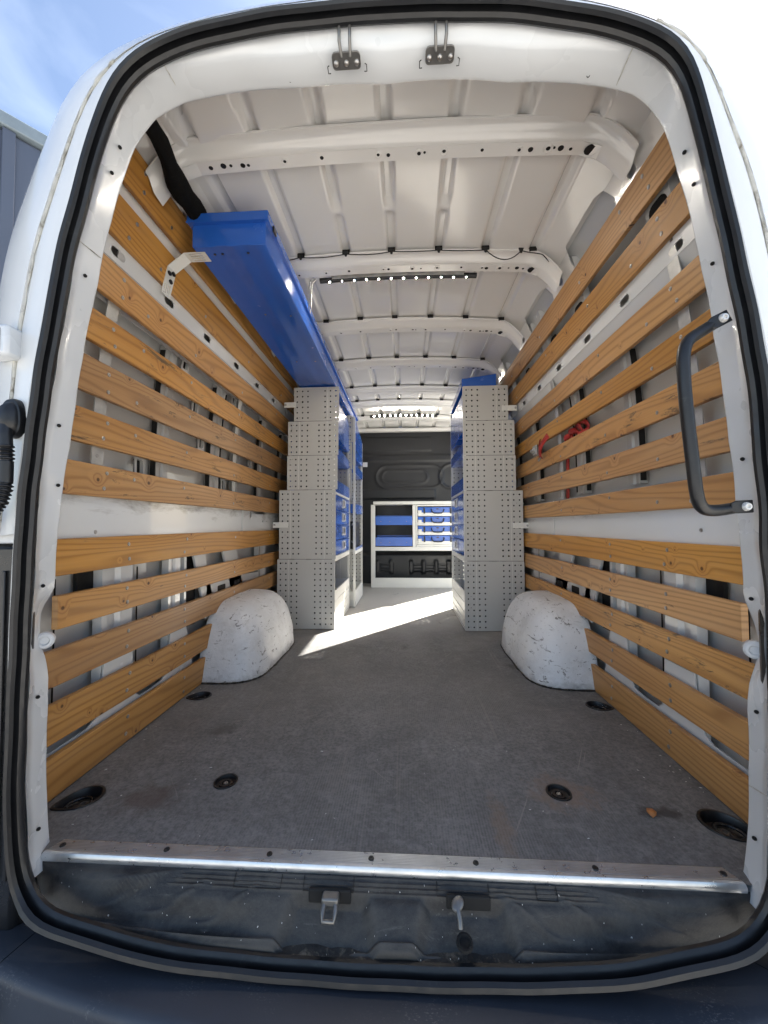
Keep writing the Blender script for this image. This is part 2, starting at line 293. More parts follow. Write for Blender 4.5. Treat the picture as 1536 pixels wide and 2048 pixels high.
# ------------------------------------------------------------------ mesh helpers
class MB:
    def __init__(s): s.v = []; s.f = []
    def add(s, vs, fs):
        o = len(s.v); s.v += [tuple(x) for x in vs]; s.f += [tuple(i+o for i in f) for f in fs]; return s
    def box(s, x0, x1, y0, y1, z0, z1):
        if x0 > x1: x0, x1 = x1, x0
        if y0 > y1: y0, y1 = y1, y0
        if z0 > z1: z0, z1 = z1, z0
        v = [(x0,y0,z0),(x1,y0,z0),(x1,y1,z0),(x0,y1,z0),(x0,y0,z1),(x1,y0,z1),(x1,y1,z1),(x0,y1,z1)]
        return s.add(v, [(0,3,2,1),(4,5,6,7),(0,1,5,4),(1,2,6,5),(2,3,7,6),(3,0,4,7)])
    def loft(s, rings, closed=False, caps=False):
        n = len(rings[0]); vs = [p for r in rings for p in r]; fs = []
        for i in range(len(rings)-1):
            for j in range(n if closed else n-1):
                k = (j+1) % n
                fs.append((i*n+j, i*n+k, (i+1)*n+k, (i+1)*n+j))
        if caps:
            fs.append(tuple(range(n-1, -1, -1))); fs.append(tuple(range((len(rings)-1)*n, len(rings)*n)))
        return s.add(vs, fs)
    def tube(s, path, r, n=8, caps=True, flat=1.0):
        P = [Vector(p) for p in path]; rings = []; up = None
        for i, p in enumerate(P):
            t = (P[min(i+1, len(P)-1)]-P[max(i-1, 0)]).normalized()
            if up is None:
                up = Vector((0, 0, 1)) if abs(t.z) < 0.9 else Vector((1, 0, 0))
            a = (up-t*up.dot(t)).normalized(); up = a; bb = t.cross(a)
            rr = r[i] if isinstance(r, (list, tuple)) else r
            rings.append([p+a*(rr*cos(2*pi*k/n))+bb*(rr*flat*sin(2*pi*k/n)) for k in range(n)])
        return s.loft(rings, closed=True, caps=caps)
    def cyl(s, c, axis, r, h, n=16, r2=None):
        c = Vector(c); ax = Vector(axis).normalized(); a = ax.orthogonal().normalized(); b = ax.cross(a)
        r2 = r if r2 is None else r2
        R = [[c+ax*hh+a*(q*cos(2*pi*k/n))+b*(q*sin(2*pi*k/n)) for k in range(n)] for hh, q in ((0, r), (h, r2))]
        return s.loft(R, closed=True, caps=True)
    def lathe(s, c, axis, prof, n=24, sx=1.0):
        c = Vector(c); ax = Vector(axis).normalized(); a = ax.orthogonal().normalized(); b = ax.cross(a)
        R = [[c+ax*h+a*(q*cos(2*pi*k/n))+b*(q*sx*sin(2*pi*k/n)) for k in range(n)] for q, h in prof]
        return s.loft(R, closed=True, caps=False)
    def sheet(s, outer, holes, mapf, extra=()):
        """flat outline with real holes, mapped into space"""
        vs = []; fa = []; ed = []
        for lp in [outer]+list(holes):
            o = len(vs); vs += [Vector(p) for p in lp]; fa.append(list(range(o, o+len(lp))))
        for a, bb in extra:
            o = len(vs); vs += [Vector(a), Vector(bb)]; ed.append((o, o+1))
        r = delaunay_2d_cdt(vs, ed, fa, 1 if not ed else 0, 1e-7, True)
        fs = [f for f, og in zip(r[2], r[5]) if list(og) == [0]]
        return s.add([mapf(p.x, p.y) for p in r[0]], fs)
def put(name, mb, mat, parent=None, smooth=None, bevel=0.0, solid=0.0, loc=None, rot=None, soff=0.0, segs=2):
    me = bpy.data.meshes.new(name); base = Vector((0, 0, 0)); p = parent
    if loc is None:
        while p is not None: base += p.location; p = p.parent
        me.from_pydata([(x-base.x, y-base.y, z-base.z) for x, y, z in mb.v], [], mb.f)
    else:
        me.from_pydata(mb.v, [], mb.f)
    bm = bmesh.new(); bm.from_mesh(me); bmesh.ops.remove_doubles(bm, verts=bm.verts, dist=1e-6); bmesh.ops.recalc_face_normals(bm, faces=bm.faces); bm.to_mesh(me); bm.free()
    if smooth is not None:
        me.shade_smooth(); me.set_sharp_from_angle(angle=radians(smooth))
    me.materials.append(mat)
    o = bpy.data.objects.new(name, me); COL.objects.link(o); o.parent = parent
    if loc is not None:
        q = Vector((0, 0, 0)); p = parent
        while p is not None: q += p.location; p = p.parent
        o.location = Vector(loc)-q
        if rot: o.rotation_euler = rot
    if solid:
        md = o.modifiers.new('thickness', 'SOLIDIFY'); md.thickness = solid; md.offset = soff
    if bevel:
        md = o.modifiers.new('bevel', 'BEVEL'); md.width = bevel; md.segments = segs; md.limit_method = 'ANGLE'; md.angle_limit = radians(40)
        me.shade_smooth(); me.set_sharp_from_angle(angle=radians(60))
    return o
def copy_at(o, loc, parent, rot=None):
    c = o.copy(); COL.objects.link(c); c.parent = parent
    q = Vector((0, 0, 0)); p = parent
    while p is not None: q += p.location; p = p.parent
    c.location = Vector(loc)-q
    if rot: c.rotation_euler = rot
    return c
def thing(name, label, cat, loc=(0, 0, 0), group=None):
    o = bpy.data.objects.new(name, None); COL.objects.link(o); o.location = loc
    o['label'] = label; o['category'] = cat
    if group: o['group'] = group
    return o
def tag(o, label, cat, group=None):
    o['label'] = label; o['category'] = cat
    if group: o['group'] = group
    return o
def octo(x, y, r, n=8, sx=1.0):
    return [(x+r*sx*cos(2*pi*(k+.5)/n), y+r*sin(2*pi*(k+.5)/n)) for k in range(n)]
def obround(x, y, lx, ly, n=5):
    r = min(lx, ly)/2; out = []
    ax, ay = lx/2-r, ly/2-r
    for cx, cy, a0 in ((ax, ay, 0), (-ax, ay, pi/2), (-ax, -ay, pi), (ax, -ay, 1.5*pi)):
        for k in range(n): 
            a = a0+pi/2*k/(n-1); out.append((x+cx+r*cos(a), y+cy+r*sin(a)))
    res = []
    for p in out:
        if not res or (abs(p[0]-res[-1][0])+abs(p[1]-res[-1][1])) > 1e-5: res.append(p)
    if abs(res[0][0]-res[-1][0])+abs(res[0][1]-res[-1][1]) < 1e-5: res.pop()
    return res
def rrect(x0, x1, y0, y1, r, n=4):
    out = []
    for cx, cy, a0 in ((x1-r, y1-r, 0), (x0+r, y1-r, pi/2), (x0+r, y0+r, pi), (x1-r, y0+r, 1.5*pi)):
        for k in range(n): a = a0+pi/2*k/(n-1); out.append((cx+r*cos(a), cy+r*sin(a)))
    return out
def sstep(a, b, x):
    t = max(0.0, min(1.0, (x-a)/(b-a))); return t*t*(3-2*t)
def lerp(a, b, t): return a+(b-a)*t
def interp(xs, ys, x):
    if x <= xs[0]: return ys[0]
    for i in range(1, len(xs)):
        if x <= xs[i]: return lerp(ys[i-1], ys[i], (x-xs[i-1])/(xs[i]-xs[i-1]))
    return ys[-1]

# ================================================================== surroundings
GZ = -0.66
g = MB().box(-300, 300, -300, 300, GZ-0.3, GZ); go = put('ground', g, M['pave']); go['kind'] = 'structure'

def building():
    # a clad hall standing forward-left of the van; its long front runs along (0.62, 0.78)
    root = thing('clad_building', 'dark blue grey metal clad building behind the left side of the van', 'building', (-7.3, 5.0, GZ))
    d = Vector((0.62, 0.785, 0)).normalized(); n = Vector((d.y, -d.x, 0)); o = Vector((-7.3, 5.0, GZ)); H = 8.75
    def P(a, b, z): return o+d*a+n*b+Vector((0, 0, z))
    def slab(a0, a1, b0, b1, z0, z1):
        m = MB(); vs = [P(a, b, z) for z in (z0, z1) for a, b in ((a0, b0), (a1, b0), (a1, b1), (a0, b1))]
        return m.add(vs, [(0,3,2,1),(4,5,6,7),(0,1,5,4),(1,2,6,5),(2,3,7,6),(3,0,4,7)])
    put('wall_core', slab(-8, 22, -9, -0.06, 0, H), M['cladding'], root)
    z = 0.0
    for hi in (2.1, 4.1, 6.0, H-0.28):
        a = -8.0
        while a < 11.9:
            put('cladding_panel', slab(a+0.02, a+1.98, -0.055, 0.0, z+0.02, hi-0.02), M['cladding'], root, bevel=0.008)
            a += 2.0
        z = hi
    put('corner_post', slab(0.42, 0.60, 0.0, 0.05, 0, H-0.25), M['cladding'], root, bevel=0.01)
    put('coping', slab(-8.1, 22.1, -9.1, 0.10, H-0.24, H), M['coping'], root, bevel=0.02)
building()

# ================================================================== the van
VAN = thing('panel_van', 'white high roof panel van seen through its open rear doorway', 'van', (0, 0, GZ))
FR = 4.2        # bulkhead plane

def half(z):
    return 0.92-0.15*max(0.0, min(z, 2.0)-1.0)**2

# outlines of the rear doorway (metres, x and z), measured round the loop
INNER = [(-0.790,-0.04),(-0.799,-0.005),(-0.808,0.100),(-0.813,0.218),(-0.812,0.320),(-0.813,0.395),(-0.822,0.440),(-0.838,0.472),(-0.837,0.555),(-0.803,0.604),(-0.802,0.639),(-0.799,0.729),(-0.790,0.826),(-0.772,0.959),(-0.760,1.057),(-0.744,1.180),(-0.721,1.313),(-0.708,1.373),(-0.676,1.533),(-0.642,1.655),(-0.617,1.725),(-0.565,1.794),(-0.494,1.830),(-0.384,1.846),(-0.193,1.849),(0.016,1.844),(0.317,1.828),(0.551,1.799),(0.608,1.779),(0.641,1.748),(0.670,1.703),(0.684,1.662),(0.704,1.574),(0.738,1.417),(0.750,1.343),(0.771,1.186),(0.787,1.050),(0.796,0.946),(0.806,0.805),(0.813,0.710),(0.816,0.596),(0.840,0.529),(0.848,0.485),(0.822,0.409),(0.815,0.358),(0.813,0.210),(0.803,0.049),(0.790,-0.03)]
OUTER = [(-0.768,-0.05),(-0.773,0.044),(-0.780,0.142),(-0.782,0.259),(-0.782,0.407),(-0.778,0.544),(-0.775,0.682),(-0.772,0.793),(-0.760,0.987),(-0.745,1.085),(-0.737,1.131),(-0.727,1.201),(-0.712,1.287),(-0.671,1.494),(-0.637,1.631),(-0.609,1.733),(-0.567,1.803),(-0.519,1.843),(-0.459,1.872),(-0.351,1.890),(-0.233,1.901),(-0.087,1.908),(0.020,1.906),(0.217,1.891),(0.300,1.882),(0.365,1.873),(0.462,1.856),(0.542,1.829),(0.610,1.790),(0.648,1.742),(0.665,1.690),(0.684,1.588),(0.714,1.453),(0.736,1.342),(0.758,1.218),(0.776,1.043),(0.785,0.890),(0.788,0.721),(0.789,0.536),(0.789,0.390),(0.785,0.246),(0.776,0.105),(0.770,-0.05)]
SEAL = [(0.015,-0.132),(-0.357,-0.124),(-0.553,-0.114),(-0.669,-0.097),(-0.713,-0.077),(-0.744,-0.050),(-0.766,-0.010),(-0.776,0.041),(-0.779,0.095),(-0.781,0.288),(-0.780,0.453),(-0.778,0.608),(-0.774,0.739),(-0.765,0.894),(-0.752,1.014),(-0.743,1.095),(-0.731,1.176),(-0.717,1.257),(-0.673,1.469),(-0.642,1.593),(-0.612,1.700),(-0.588,1.756),(-0.554,1.798),(-0.514,1.828),(-0.440,1.853),(-0.327,1.873),(-0.188,1.887),(-0.051,1.891),(0.15,1.883),(0.389,1.854),(0.490,1.828),(0.564,1.799),(0.603,1.780),(0.637,1.749),(0.655,1.712),(0.668,1.650),(0.695,1.514),(0.722,1.383),(0.739,1.280),(0.752,1.204),(0.766,1.100),(0.778,0.9),(0.784,0.70),(0.787,0.45),(0.787,0.25),(0.783,0.10),(0.775,0.03),(0.760,-0.015),(0.736,-0.042),(0.688,-0.070),(0.614,-0.093),(0.517,-0.109),(0.368,-0.119)]
CZ = 0.85
def polar(poly, closed=False):
    pts = sorted(((math.atan2(x, z-CZ), sqrt(x*x+(z-CZ)**2)) for x, z in poly))
    A = [p[0] for p in pts]; Rr = [p[1] for p in pts]
    if closed:
        A = [A[-1]-2*pi]+A+[A[0]+2*pi]; Rr = [Rr[-1]]+Rr+[Rr[0]]
    if closed: return lambda t: interp(A, Rr, (t+pi) % (2*pi)-pi)
    return lambda t: interp(A, Rr, t)
def smoothf(f, wd=0.02):
    return lambda t: (f(t-wd)+2*f(t)+f(t+wd))/4
rI, rO, rS = smoothf(polar(INNER), 0.010), smoothf(smoothf(polar(OUTER), 0.02), 0.035), smoothf(smoothf(polar(SEAL, True), 0.025), 0.045)
_s0, _s1 = rS, smoothf(smoothf(smoothf(polar(SEAL, True), 0.05), 0.10), 0.14)
def rS(t):
    a = abs((t+pi) % (2*pi)-pi); k = sstep(2.45, 2.65, a)
    return _s0(t)*(1-k)+_s1(t)*k
def pt(r, t, y): return (r*sin(t), y, CZ+r*cos(t))
TL = math.atan2(-0.775, -0.03-CZ); TR = math.atan2(0.775, -0.03-CZ)   # lower ends of the white frame
NF = 260
TH = [lerp(TL, TR, i/NF) for i in range(NF+1)]

def door_frame():
    rows = []
    for t in TH:
        o, i = rO(t), rI(t)
        top = sstep(1.5, 1.85, CZ+o*cos(t))
        wob = 0.0012*sin(t*23)+0.001*sin(t*51+1)
        prof = [(o+0.030, -0.030), (o+0.012, -0.040), (o+0.001, -0.046), (o-0.005, -0.049+wob), (lerp(o, i, 0.16)-0.004, -0.047+wob),
                (lerp(o, lerp(i, i+0.004, top), lerp(0.50, 0.82, top))-0.003*(1-top), lerp(-0.018, -0.039, top)+wob), (lerp(lerp(o, i, 0.60)-0.003, i+0.003, top), lerp(-0.008, -0.028, top)), (lerp(lerp(o, i, 0.93), i-0.001, top), 0.024), (i-0.001, 0.029), (i, 0.033), (i+0.006, 0.037), (i+0.020, 0.042), (i+0.060, 0.050), (i+0.075, 0.060)]
        rows.append([pt(r, t, y) for r, y in prof])
    return put('door_frame', MB().loft(rows), M['frame'], VAN, smooth=70)
DF = door_frame()

def frame_point(t, k):
    o, i = rO(t), rI(t); return Vector(pt(lerp(o, i, k)-0.005, t, lerp(-0.049, 0.03, k)))
hole_src = None
for x, z, k in ((-0.79,0.06,.5),(-0.80,0.36,.45),(-0.79,0.62,.4),(-0.765,0.86,.75),(-0.76,1.0,.45),(-0.70,1.36,.45),(-0.63,1.6,.5),(-0.61,1.66,.5),(0.79,0.10,.6),(0.805,0.36,.5),(0.80,0.60,.6),(0.79,0.90,.5),(0.735,1.33,.5),(0.69,1.5,.5),(0.67,1.57,.5),(-0.44,1.86,.72),(-0.22,1.88,.85),(0.26,1.87,.8),(0.50,1.82,.8)):
    t = math.atan2(x, z-CZ); c = frame_point(t, k); nrm = Vector((-sin(t)*0.7, -0.72, -cos(t)*0.7)).normalized()
    m = MB().lathe((0, 0, 0), (0, 0, 1), [(0.0042, -0.003), (0.0040, 0.0018), (0.003, 0.002), (0.0026, -0.001), (0.0001, -0.001)], 10, 1.0)
    if hole_src is None:
        hole_src = put('plug_hole', m, M['hole'], DF, loc=c, rot=nrm.to_track_quat('Z', 'Y').to_euler())
    else:
        copy_at(hole_src, c, DF, nrm.to_track_quat('Z', 'Y').to_euler())
# panel joints across the frame
for t in (math.atan2(-0.50, 1.84-CZ), math.atan2(0.56, 1.80-CZ), math.atan2(-0.69, 1.42-CZ), math.atan2(0.73, 1.42-CZ), math.atan2(-0.80, 0.18-CZ), math.atan2(0.805, 0.20-CZ)):
    o, i = rO(t), rI(t)
    path = [pt(o-0.0046, t, -0.0490), pt(lerp(o, i, .16)-0.0036, t+0.002, -0.0470), pt(lerp(o, i, .5)-0.0026-(0.008 if CZ+o*cos(t) > 1.8 else 0), t+0.004, -0.0176-(0.010 if CZ+o*cos(t) > 1.8 else 0)), pt(lerp(o, i, .93), t+0.006, 0.0240)]
    put('panel_joint', MB().tube(path, 0.0011, 5), M['sealer'], DF)

def door_seal():
    N = 300; rows = []
    for j in range(N):
        t = 2*pi*j/N-pi; r = rS(t); c = pt(r, t, 0)
        wob = 0.0005*sin(t*37)+0.0006*sin(t*13+2)
        bt = sstep(0.0, -0.06, CZ+r*cos(t)) if CZ+r*cos(t) < 0 else 0.0
        b2 = sstep(-0.01, -0.10, CZ+r*cos(t)) if CZ+r*cos(t) < -0.01 else 0.0
        rows.append([pt(r-0.030*b2+(a if a > 0 else a*(1+0.4*bt)), t, y+wob-0.028*b2) for a, y in ((0.012,-0.050),(0.010,-0.066),(0.006,-0.082),(0.001,-0.093),(-0.005,-0.090),(-0.008,-0.083),(0.016,-0.0785),(0.016,-0.0735),(-0.006,-0.069),(-0.011,-0.063),(-0.011,-0.056),(-0.002,-0.047),(0.008,-0.043),(0.012,-0.046))])
    rows.append(rows[0])
    m = MB(); m.loft(rows, closed=True)
    return put('door_seal', m, M['rubber'], VAN, smooth=35)
door_seal()

# ---- outer body skin: one shell, rear corner rounding into sides and roof
def section(k):
    """van cross section outside: list of (x, z) from lower left over the roof to lower right"""
    pts = []
    for z in [-0.35, -0.1, 0.1, 0.3, 0.5, 0.7, 0.9, 1.1, 1.3, 1.45, 1.6, 1.7, 1.78]:
        pts.append((-(half(z)+0.085), z))
    a, b = pts[-1]
    for q in range(1, 9):
        an = pi/2*q/9; pts.append((a+0.25*(1-cos(an)), b+0.27*sin(an)))
    for x in (-0.5, -0.35, -0.2, 0.0):
        pts.append((x, 2.125-0.045*(x/0.5)**2))
    full = pts+[(-x, z) for x, z in reversed(pts[:-1])]
    return full
def body_shell():
    m = MB(); N = 150; rows = []
    SEC = section(0)
    rB0 = polar([(x, z) for x, z in SEC])
    REAR = [(-1.00,-0.35),(-0.995,0.3),(-0.99,0.8),(-0.985,1.1),(-0.970,1.35),(-0.950,1.468),(-0.902,1.623),(-0.853,1.753),(-0.820,1.838),(-0.770,1.915),(-0.712,1.962),(-0.632,2.002),(-0.517,2.034),(-0.354,2.062),(-0.194,2.076),(0.0,2.08),(0.2,2.072),(0.36,2.056),(0.52,2.024),(0.66,1.967),(0.75,1.92),(0.815,1.86),(0.85,1.79),(0.885,1.715),(0.92,1.64),(0.955,1.5),(0.975,1.35),(0.99,1.1),(0.995,0.8),(1.0,0.3),(1.0,-0.35)]
    rD = smoothf(polar(REAR), 0.02)
    t0 = math.atan2(-0.985, -0.35-CZ); t1 = -t0
    def put_row(t, a):
        s, d, b = rS(t), rD(t), rB0(t)
        return pt(*a(s, d, b, t))
    prof = [lambda s,d,b,t: (s+0.034, t, -0.030), lambda s,d,b,t: (s+0.006, t, -0.055), lambda s,d,b,t: (s+0.026, t, -0.072),
            ] + [(lambda s,d,b,t,f=f,y=y: ((y+0.876)*lerp((s+0.026)/0.804, d/0.906, f), t, y)) for f, y in ((0.34, -0.066), (0.37, -0.058), (0.41, -0.0595), (0.46, -0.064), (0.66, -0.052), (0.84, -0.030), (0.96, 0.0), (1.0, 0.03))] + [
            lambda s,d,b,t: (lerp(d, b, 0.5), t, 0.10), lambda s,d,b,t: (b, t, 0.28)]
    for y in (1.0, 2.0, 2.72, 3.4, 4.15, 4.4):
        prof.append(lambda s,d,b,t,y=y: (b, t, y))
    ts = [lerp(t0, t1, i/N) for i in range(N+1)]
    rings = [[put_row(t, a) for t in ts] for a in prof]
    n = N+1; vs = [p for r in rings for p in r]; fs = []
    for i in range(len(rings)-1):
        for j in range(N):
            c = [vs[i*n+j], vs[i*n+j+1], vs[(i+1)*n+j+1], vs[(i+1)*n+j]]
            cy = sum(q[1] for q in c)/4; cx = sum(q[0] for q in c)/4; cz = sum(q[2] for q in c)/4
            if cx > 0.5 and 2.72 < cy < 4.15 and cz < 1.88: continue      # the open side doorway
            if cz < 0.74 and cy < 0.085 and i > 1: continue      # lamp recess
            fs.append((i*n+j, i*n+j+1, (i+1)*n+j+1, (i+1)*n+j))
    m.add(vs, fs)
    put('body_shell', m, M['white'], VAN, smooth=40)
    for sgn, nm in ((-1, 'l'), (1, 'r')):
        path = []; 
        for i in range(60):
            z = lerp(0.75, 1.83, i/59); 
            t = sgn*abs(math.atan2(lerp(0.86, 0.60, sstep(0.75, 1.85, z)), z-CZ)); s, d = rS(t), rD(t)
            path.append(Vector(pt(0.815*lerp((s+0.026)/0.804, d/0.906, 0.40), t, -0.0610))+Vector((0.001*sin(i*1.7), 0.0006*sin(i*2.9), 0.001*sin(i*0.9))))
        put('gutter_sealer', MB().tube(path, [0.0030+0.0012*sin(i*1.3)+0.001*sin(i*0.37) for i in range(60)], 6), M['sealer'], VAN, smooth=60)
body_shell()

# ---- load floor with cut-outs for the lashing points
def tear(cx, cy, r, ex, ey, n=20):
    """teardrop: round end plus a tip reaching (ex, ey) from the centre"""
    L = sqrt(ex*ex+ey*ey); ux, uy = ex/L, ey/L; out = []
    for k in range(n):
        a = 2*pi*k/n; lx = r*cos(a); ly = r*0.92*sin(a)
        if lx > 0: lx = lx*(L/r); ly = ly*(1-0.45*(lx/L)**1.6)
        out.append((cx+lx*ux-ly*uy, cy+lx*uy+ly*ux))
    return out
TIES = [(-0.842, 0.180, 0.046, -0.050, -0.042), (0.862, 0.166, 0.050, 0.060, -0.040), (-0.855, 0.822, 0.042, -0.05, -0.02), (0.862, 0.806, 0.042, 0.05, -0.02)]
PLUGS = [(-0.475, 0.266, 0.031), (0.492, 0.266, 0.031)]
def floor():
    holes = [tear(*q) for q in TIES]+[octo(x, y, r, 20) for x, y, r in PLUGS]
    m = MB().sheet([(-0.985, 0.0), (0.985, 0.0), (0.985, FR+0.1), (-0.985, FR+0.1)], holes, lambda x, y: (x, y, 0.0))
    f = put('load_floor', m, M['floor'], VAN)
    m = MB().box(-0.985, 0.985, 0.0, FR+0.1, -0.10, -0.06); put('floor_pan', m, M['black'], VAN)
    return f
floor()
def shrink(lp, k, z):
    cx = sum(p[0] for p in lp)/len(lp); cy = sum(p[1] for p in lp)/len(lp)
    return [(cx+(x-cx)*k, cy+(y-cy)*k, z) for x, y in lp]
for q in TIES:
    lp = tear(*q); root = put('lashing_point', MB().loft([shrink(lp, k, z) for k, z in ((1.12, 0.0006), (1.10, 0.004), (0.99, 0.0045), (0.93, -0.002), (0.86, -0.022), (0.70, -0.026), (0.01, -0.026))], closed=True), M['black'], VAN, smooth=40)
    cx, cy = q[0], q[1]; ax = Vector((q[3], q[4], 0)).normalized(); pr = Vector((-ax.y, ax.x, 0))
    path = [Vector((cx, cy, -0.012))+ax*(0.030*cos(a)+0.010)+pr*(0.024*sin(a)) for a in [2*pi*k/22 for k in range(23)]]
    put('ring', MB().tube(path, 0.0042, 8), M['lamp_black'], root, smooth=60)
    put('bolt', MB().lathe((cx, cy, -0.026), (0, 0, 1), [(0.017, 0), (0.016, 0.007), (0.010, 0.011), (0.007, 0.011), (0.006, 0.005), (0.0001, 0.005)], 12), M['hook'], root, smooth=40)
    put('clip', MB().box(cx-0.006, cx+0.006, cy-0.034, cy-0.02, -0.02, -0.003), M['black'], root, bevel=0.002)
for x, y, r in PLUGS:
    o = put('floor_plug', MB().lathe((x, y, 0), (0, 0, 1), [(r*1.12, 0.0006), (r*1.1, 0.0035), (r*0.97, 0.0035), (r*0.9, -0.006), (r*0.62, -0.007), (r*0.58, -0.002), (r*0.36, -0.002), (r*0.30, -0.010), (0.0001, -0.010)], 24), M['black'], VAN, smooth=35)
    put('bolt', MB().lathe((x, y, -0.010), (0, 0, 1), [(0.0075, 0), (0.007, 0.008), (0.004, 0.009), (0.0001, 0.007)], 6), M['hook'], o, smooth=30)

# ---- ribbed aluminium strip on the edge of the floor
def sill_strip():
    prof = [(0.040, 0.0005), (0.040, 0.0025)]
    y = 0.038
    for k in range(7):
        prof += [(y, 0.0036), (y-0.0026, 0.0036), (y-0.0030, 0.0022), (y-0.0042, 0.0022)]; y -= 0.0046
    prof += [(0.004, 0.0040), (0.000, 0.0046), (-0.005, 0.0030), (-0.0085, -0.002), (-0.0095, -0.008), (-0.0085, -0.014), (-0.004, -0.016), (0.002, -0.014)]
    XS = [-0.782+1.552*i/20 for i in range(21)]
    rows = []
    for x in XS:
        cut = 0.016 if x in (XS[0], XS[-1]) else 0
        rows.append([(x+(cut*(yy/0.04) if x < 0 else -cut*(yy/0.04)), yy*0.86+0.004, zz) for yy, zz in prof])
    o = put('sill_strip', MB().loft(rows), M['alu'], VAN, smooth=25)
    src = None
    for x in (-0.755, -0.50, -0.255, -0.02, 0.215, 0.475, 0.745):
        m = MB().lathe((0, 0, 0), (0, 0, 1), [(0.0068, 0), (0.006, 0.0022), (0.003, 0.0026), (0.0022, 0.0008), (0.0001, 0.0008)], 12)
        if src is None: src = put('screw', m, M['black'], o, smooth=40, loc=(x, 0.021, 0.0034))
        else: copy_at(src, (x, 0.021, 0.0034), o)
sill_strip()

# ---- scuffed plastic step below the doors
LIPX = [-0.80, -0.775, -0.735, -0.665, -0.531, -0.358, 0.0, 0.375, 0.531, 0.672, 0.745, 0.785, 0.80]
LIPY = [0.004, -0.020, -0.038, -0.056, -0.071, -0.078, -0.080, -0.073, -0.066, -0.048, -0.030, -0.012, 0.004]
def step_z(x, v):
    z = -0.014-0.004*sstep(0.0, 0.25, v)-0.058*sstep(0.20, 1.0, v)
    ax = abs(x)
    # moulded terraces beside the floor edge, sweeping away at both ends
    for c in (0.07, 0.14, 0.21, 0.29):
        vv = c+0.62*sstep(0.40+0.2*c, 0.62+c*0.35, ax)*(0.55+c)
        z -= 0.0040*sstep(vv-0.010, vv+0.010, v)
    for c in (0.30, 0.42, 0.54):          # crescents at the ends
        u = (ax-c)/0.10; vv = 0.40+0.28*u+0.10*sin(u*3)
        z += 0.0045*exp(-((v-vv)/0.05)**2)*exp(-((u-0.35)/0.75)**4)
    for xc in (-0.105, 0.182):
        wd = lerp(0.052, 0.085, v); k = 1-sstep(wd, wd+0.030, abs(x-xc))
        z -= 0.024*k*sstep(0.28, 0.36, v)
    k = 1-sstep(0.035+0.05*v, 0.06+0.05*v, abs(x-0.04)); z += 0.006*k*sstep(0.3, 0.5, v)
    for xc, wv in ((-0.36, 0.10), (0.43, 0.10)):
        z -= 0.014*exp(-((x-xc)/wv)**4)*sstep(0.42, 0.62, v)*(1-sstep(0.86, 0.95, v))
    z += 0.006*sstep(0.86, 0.93, v)*(1-sstep(0.95, 1.0, v))
    return z
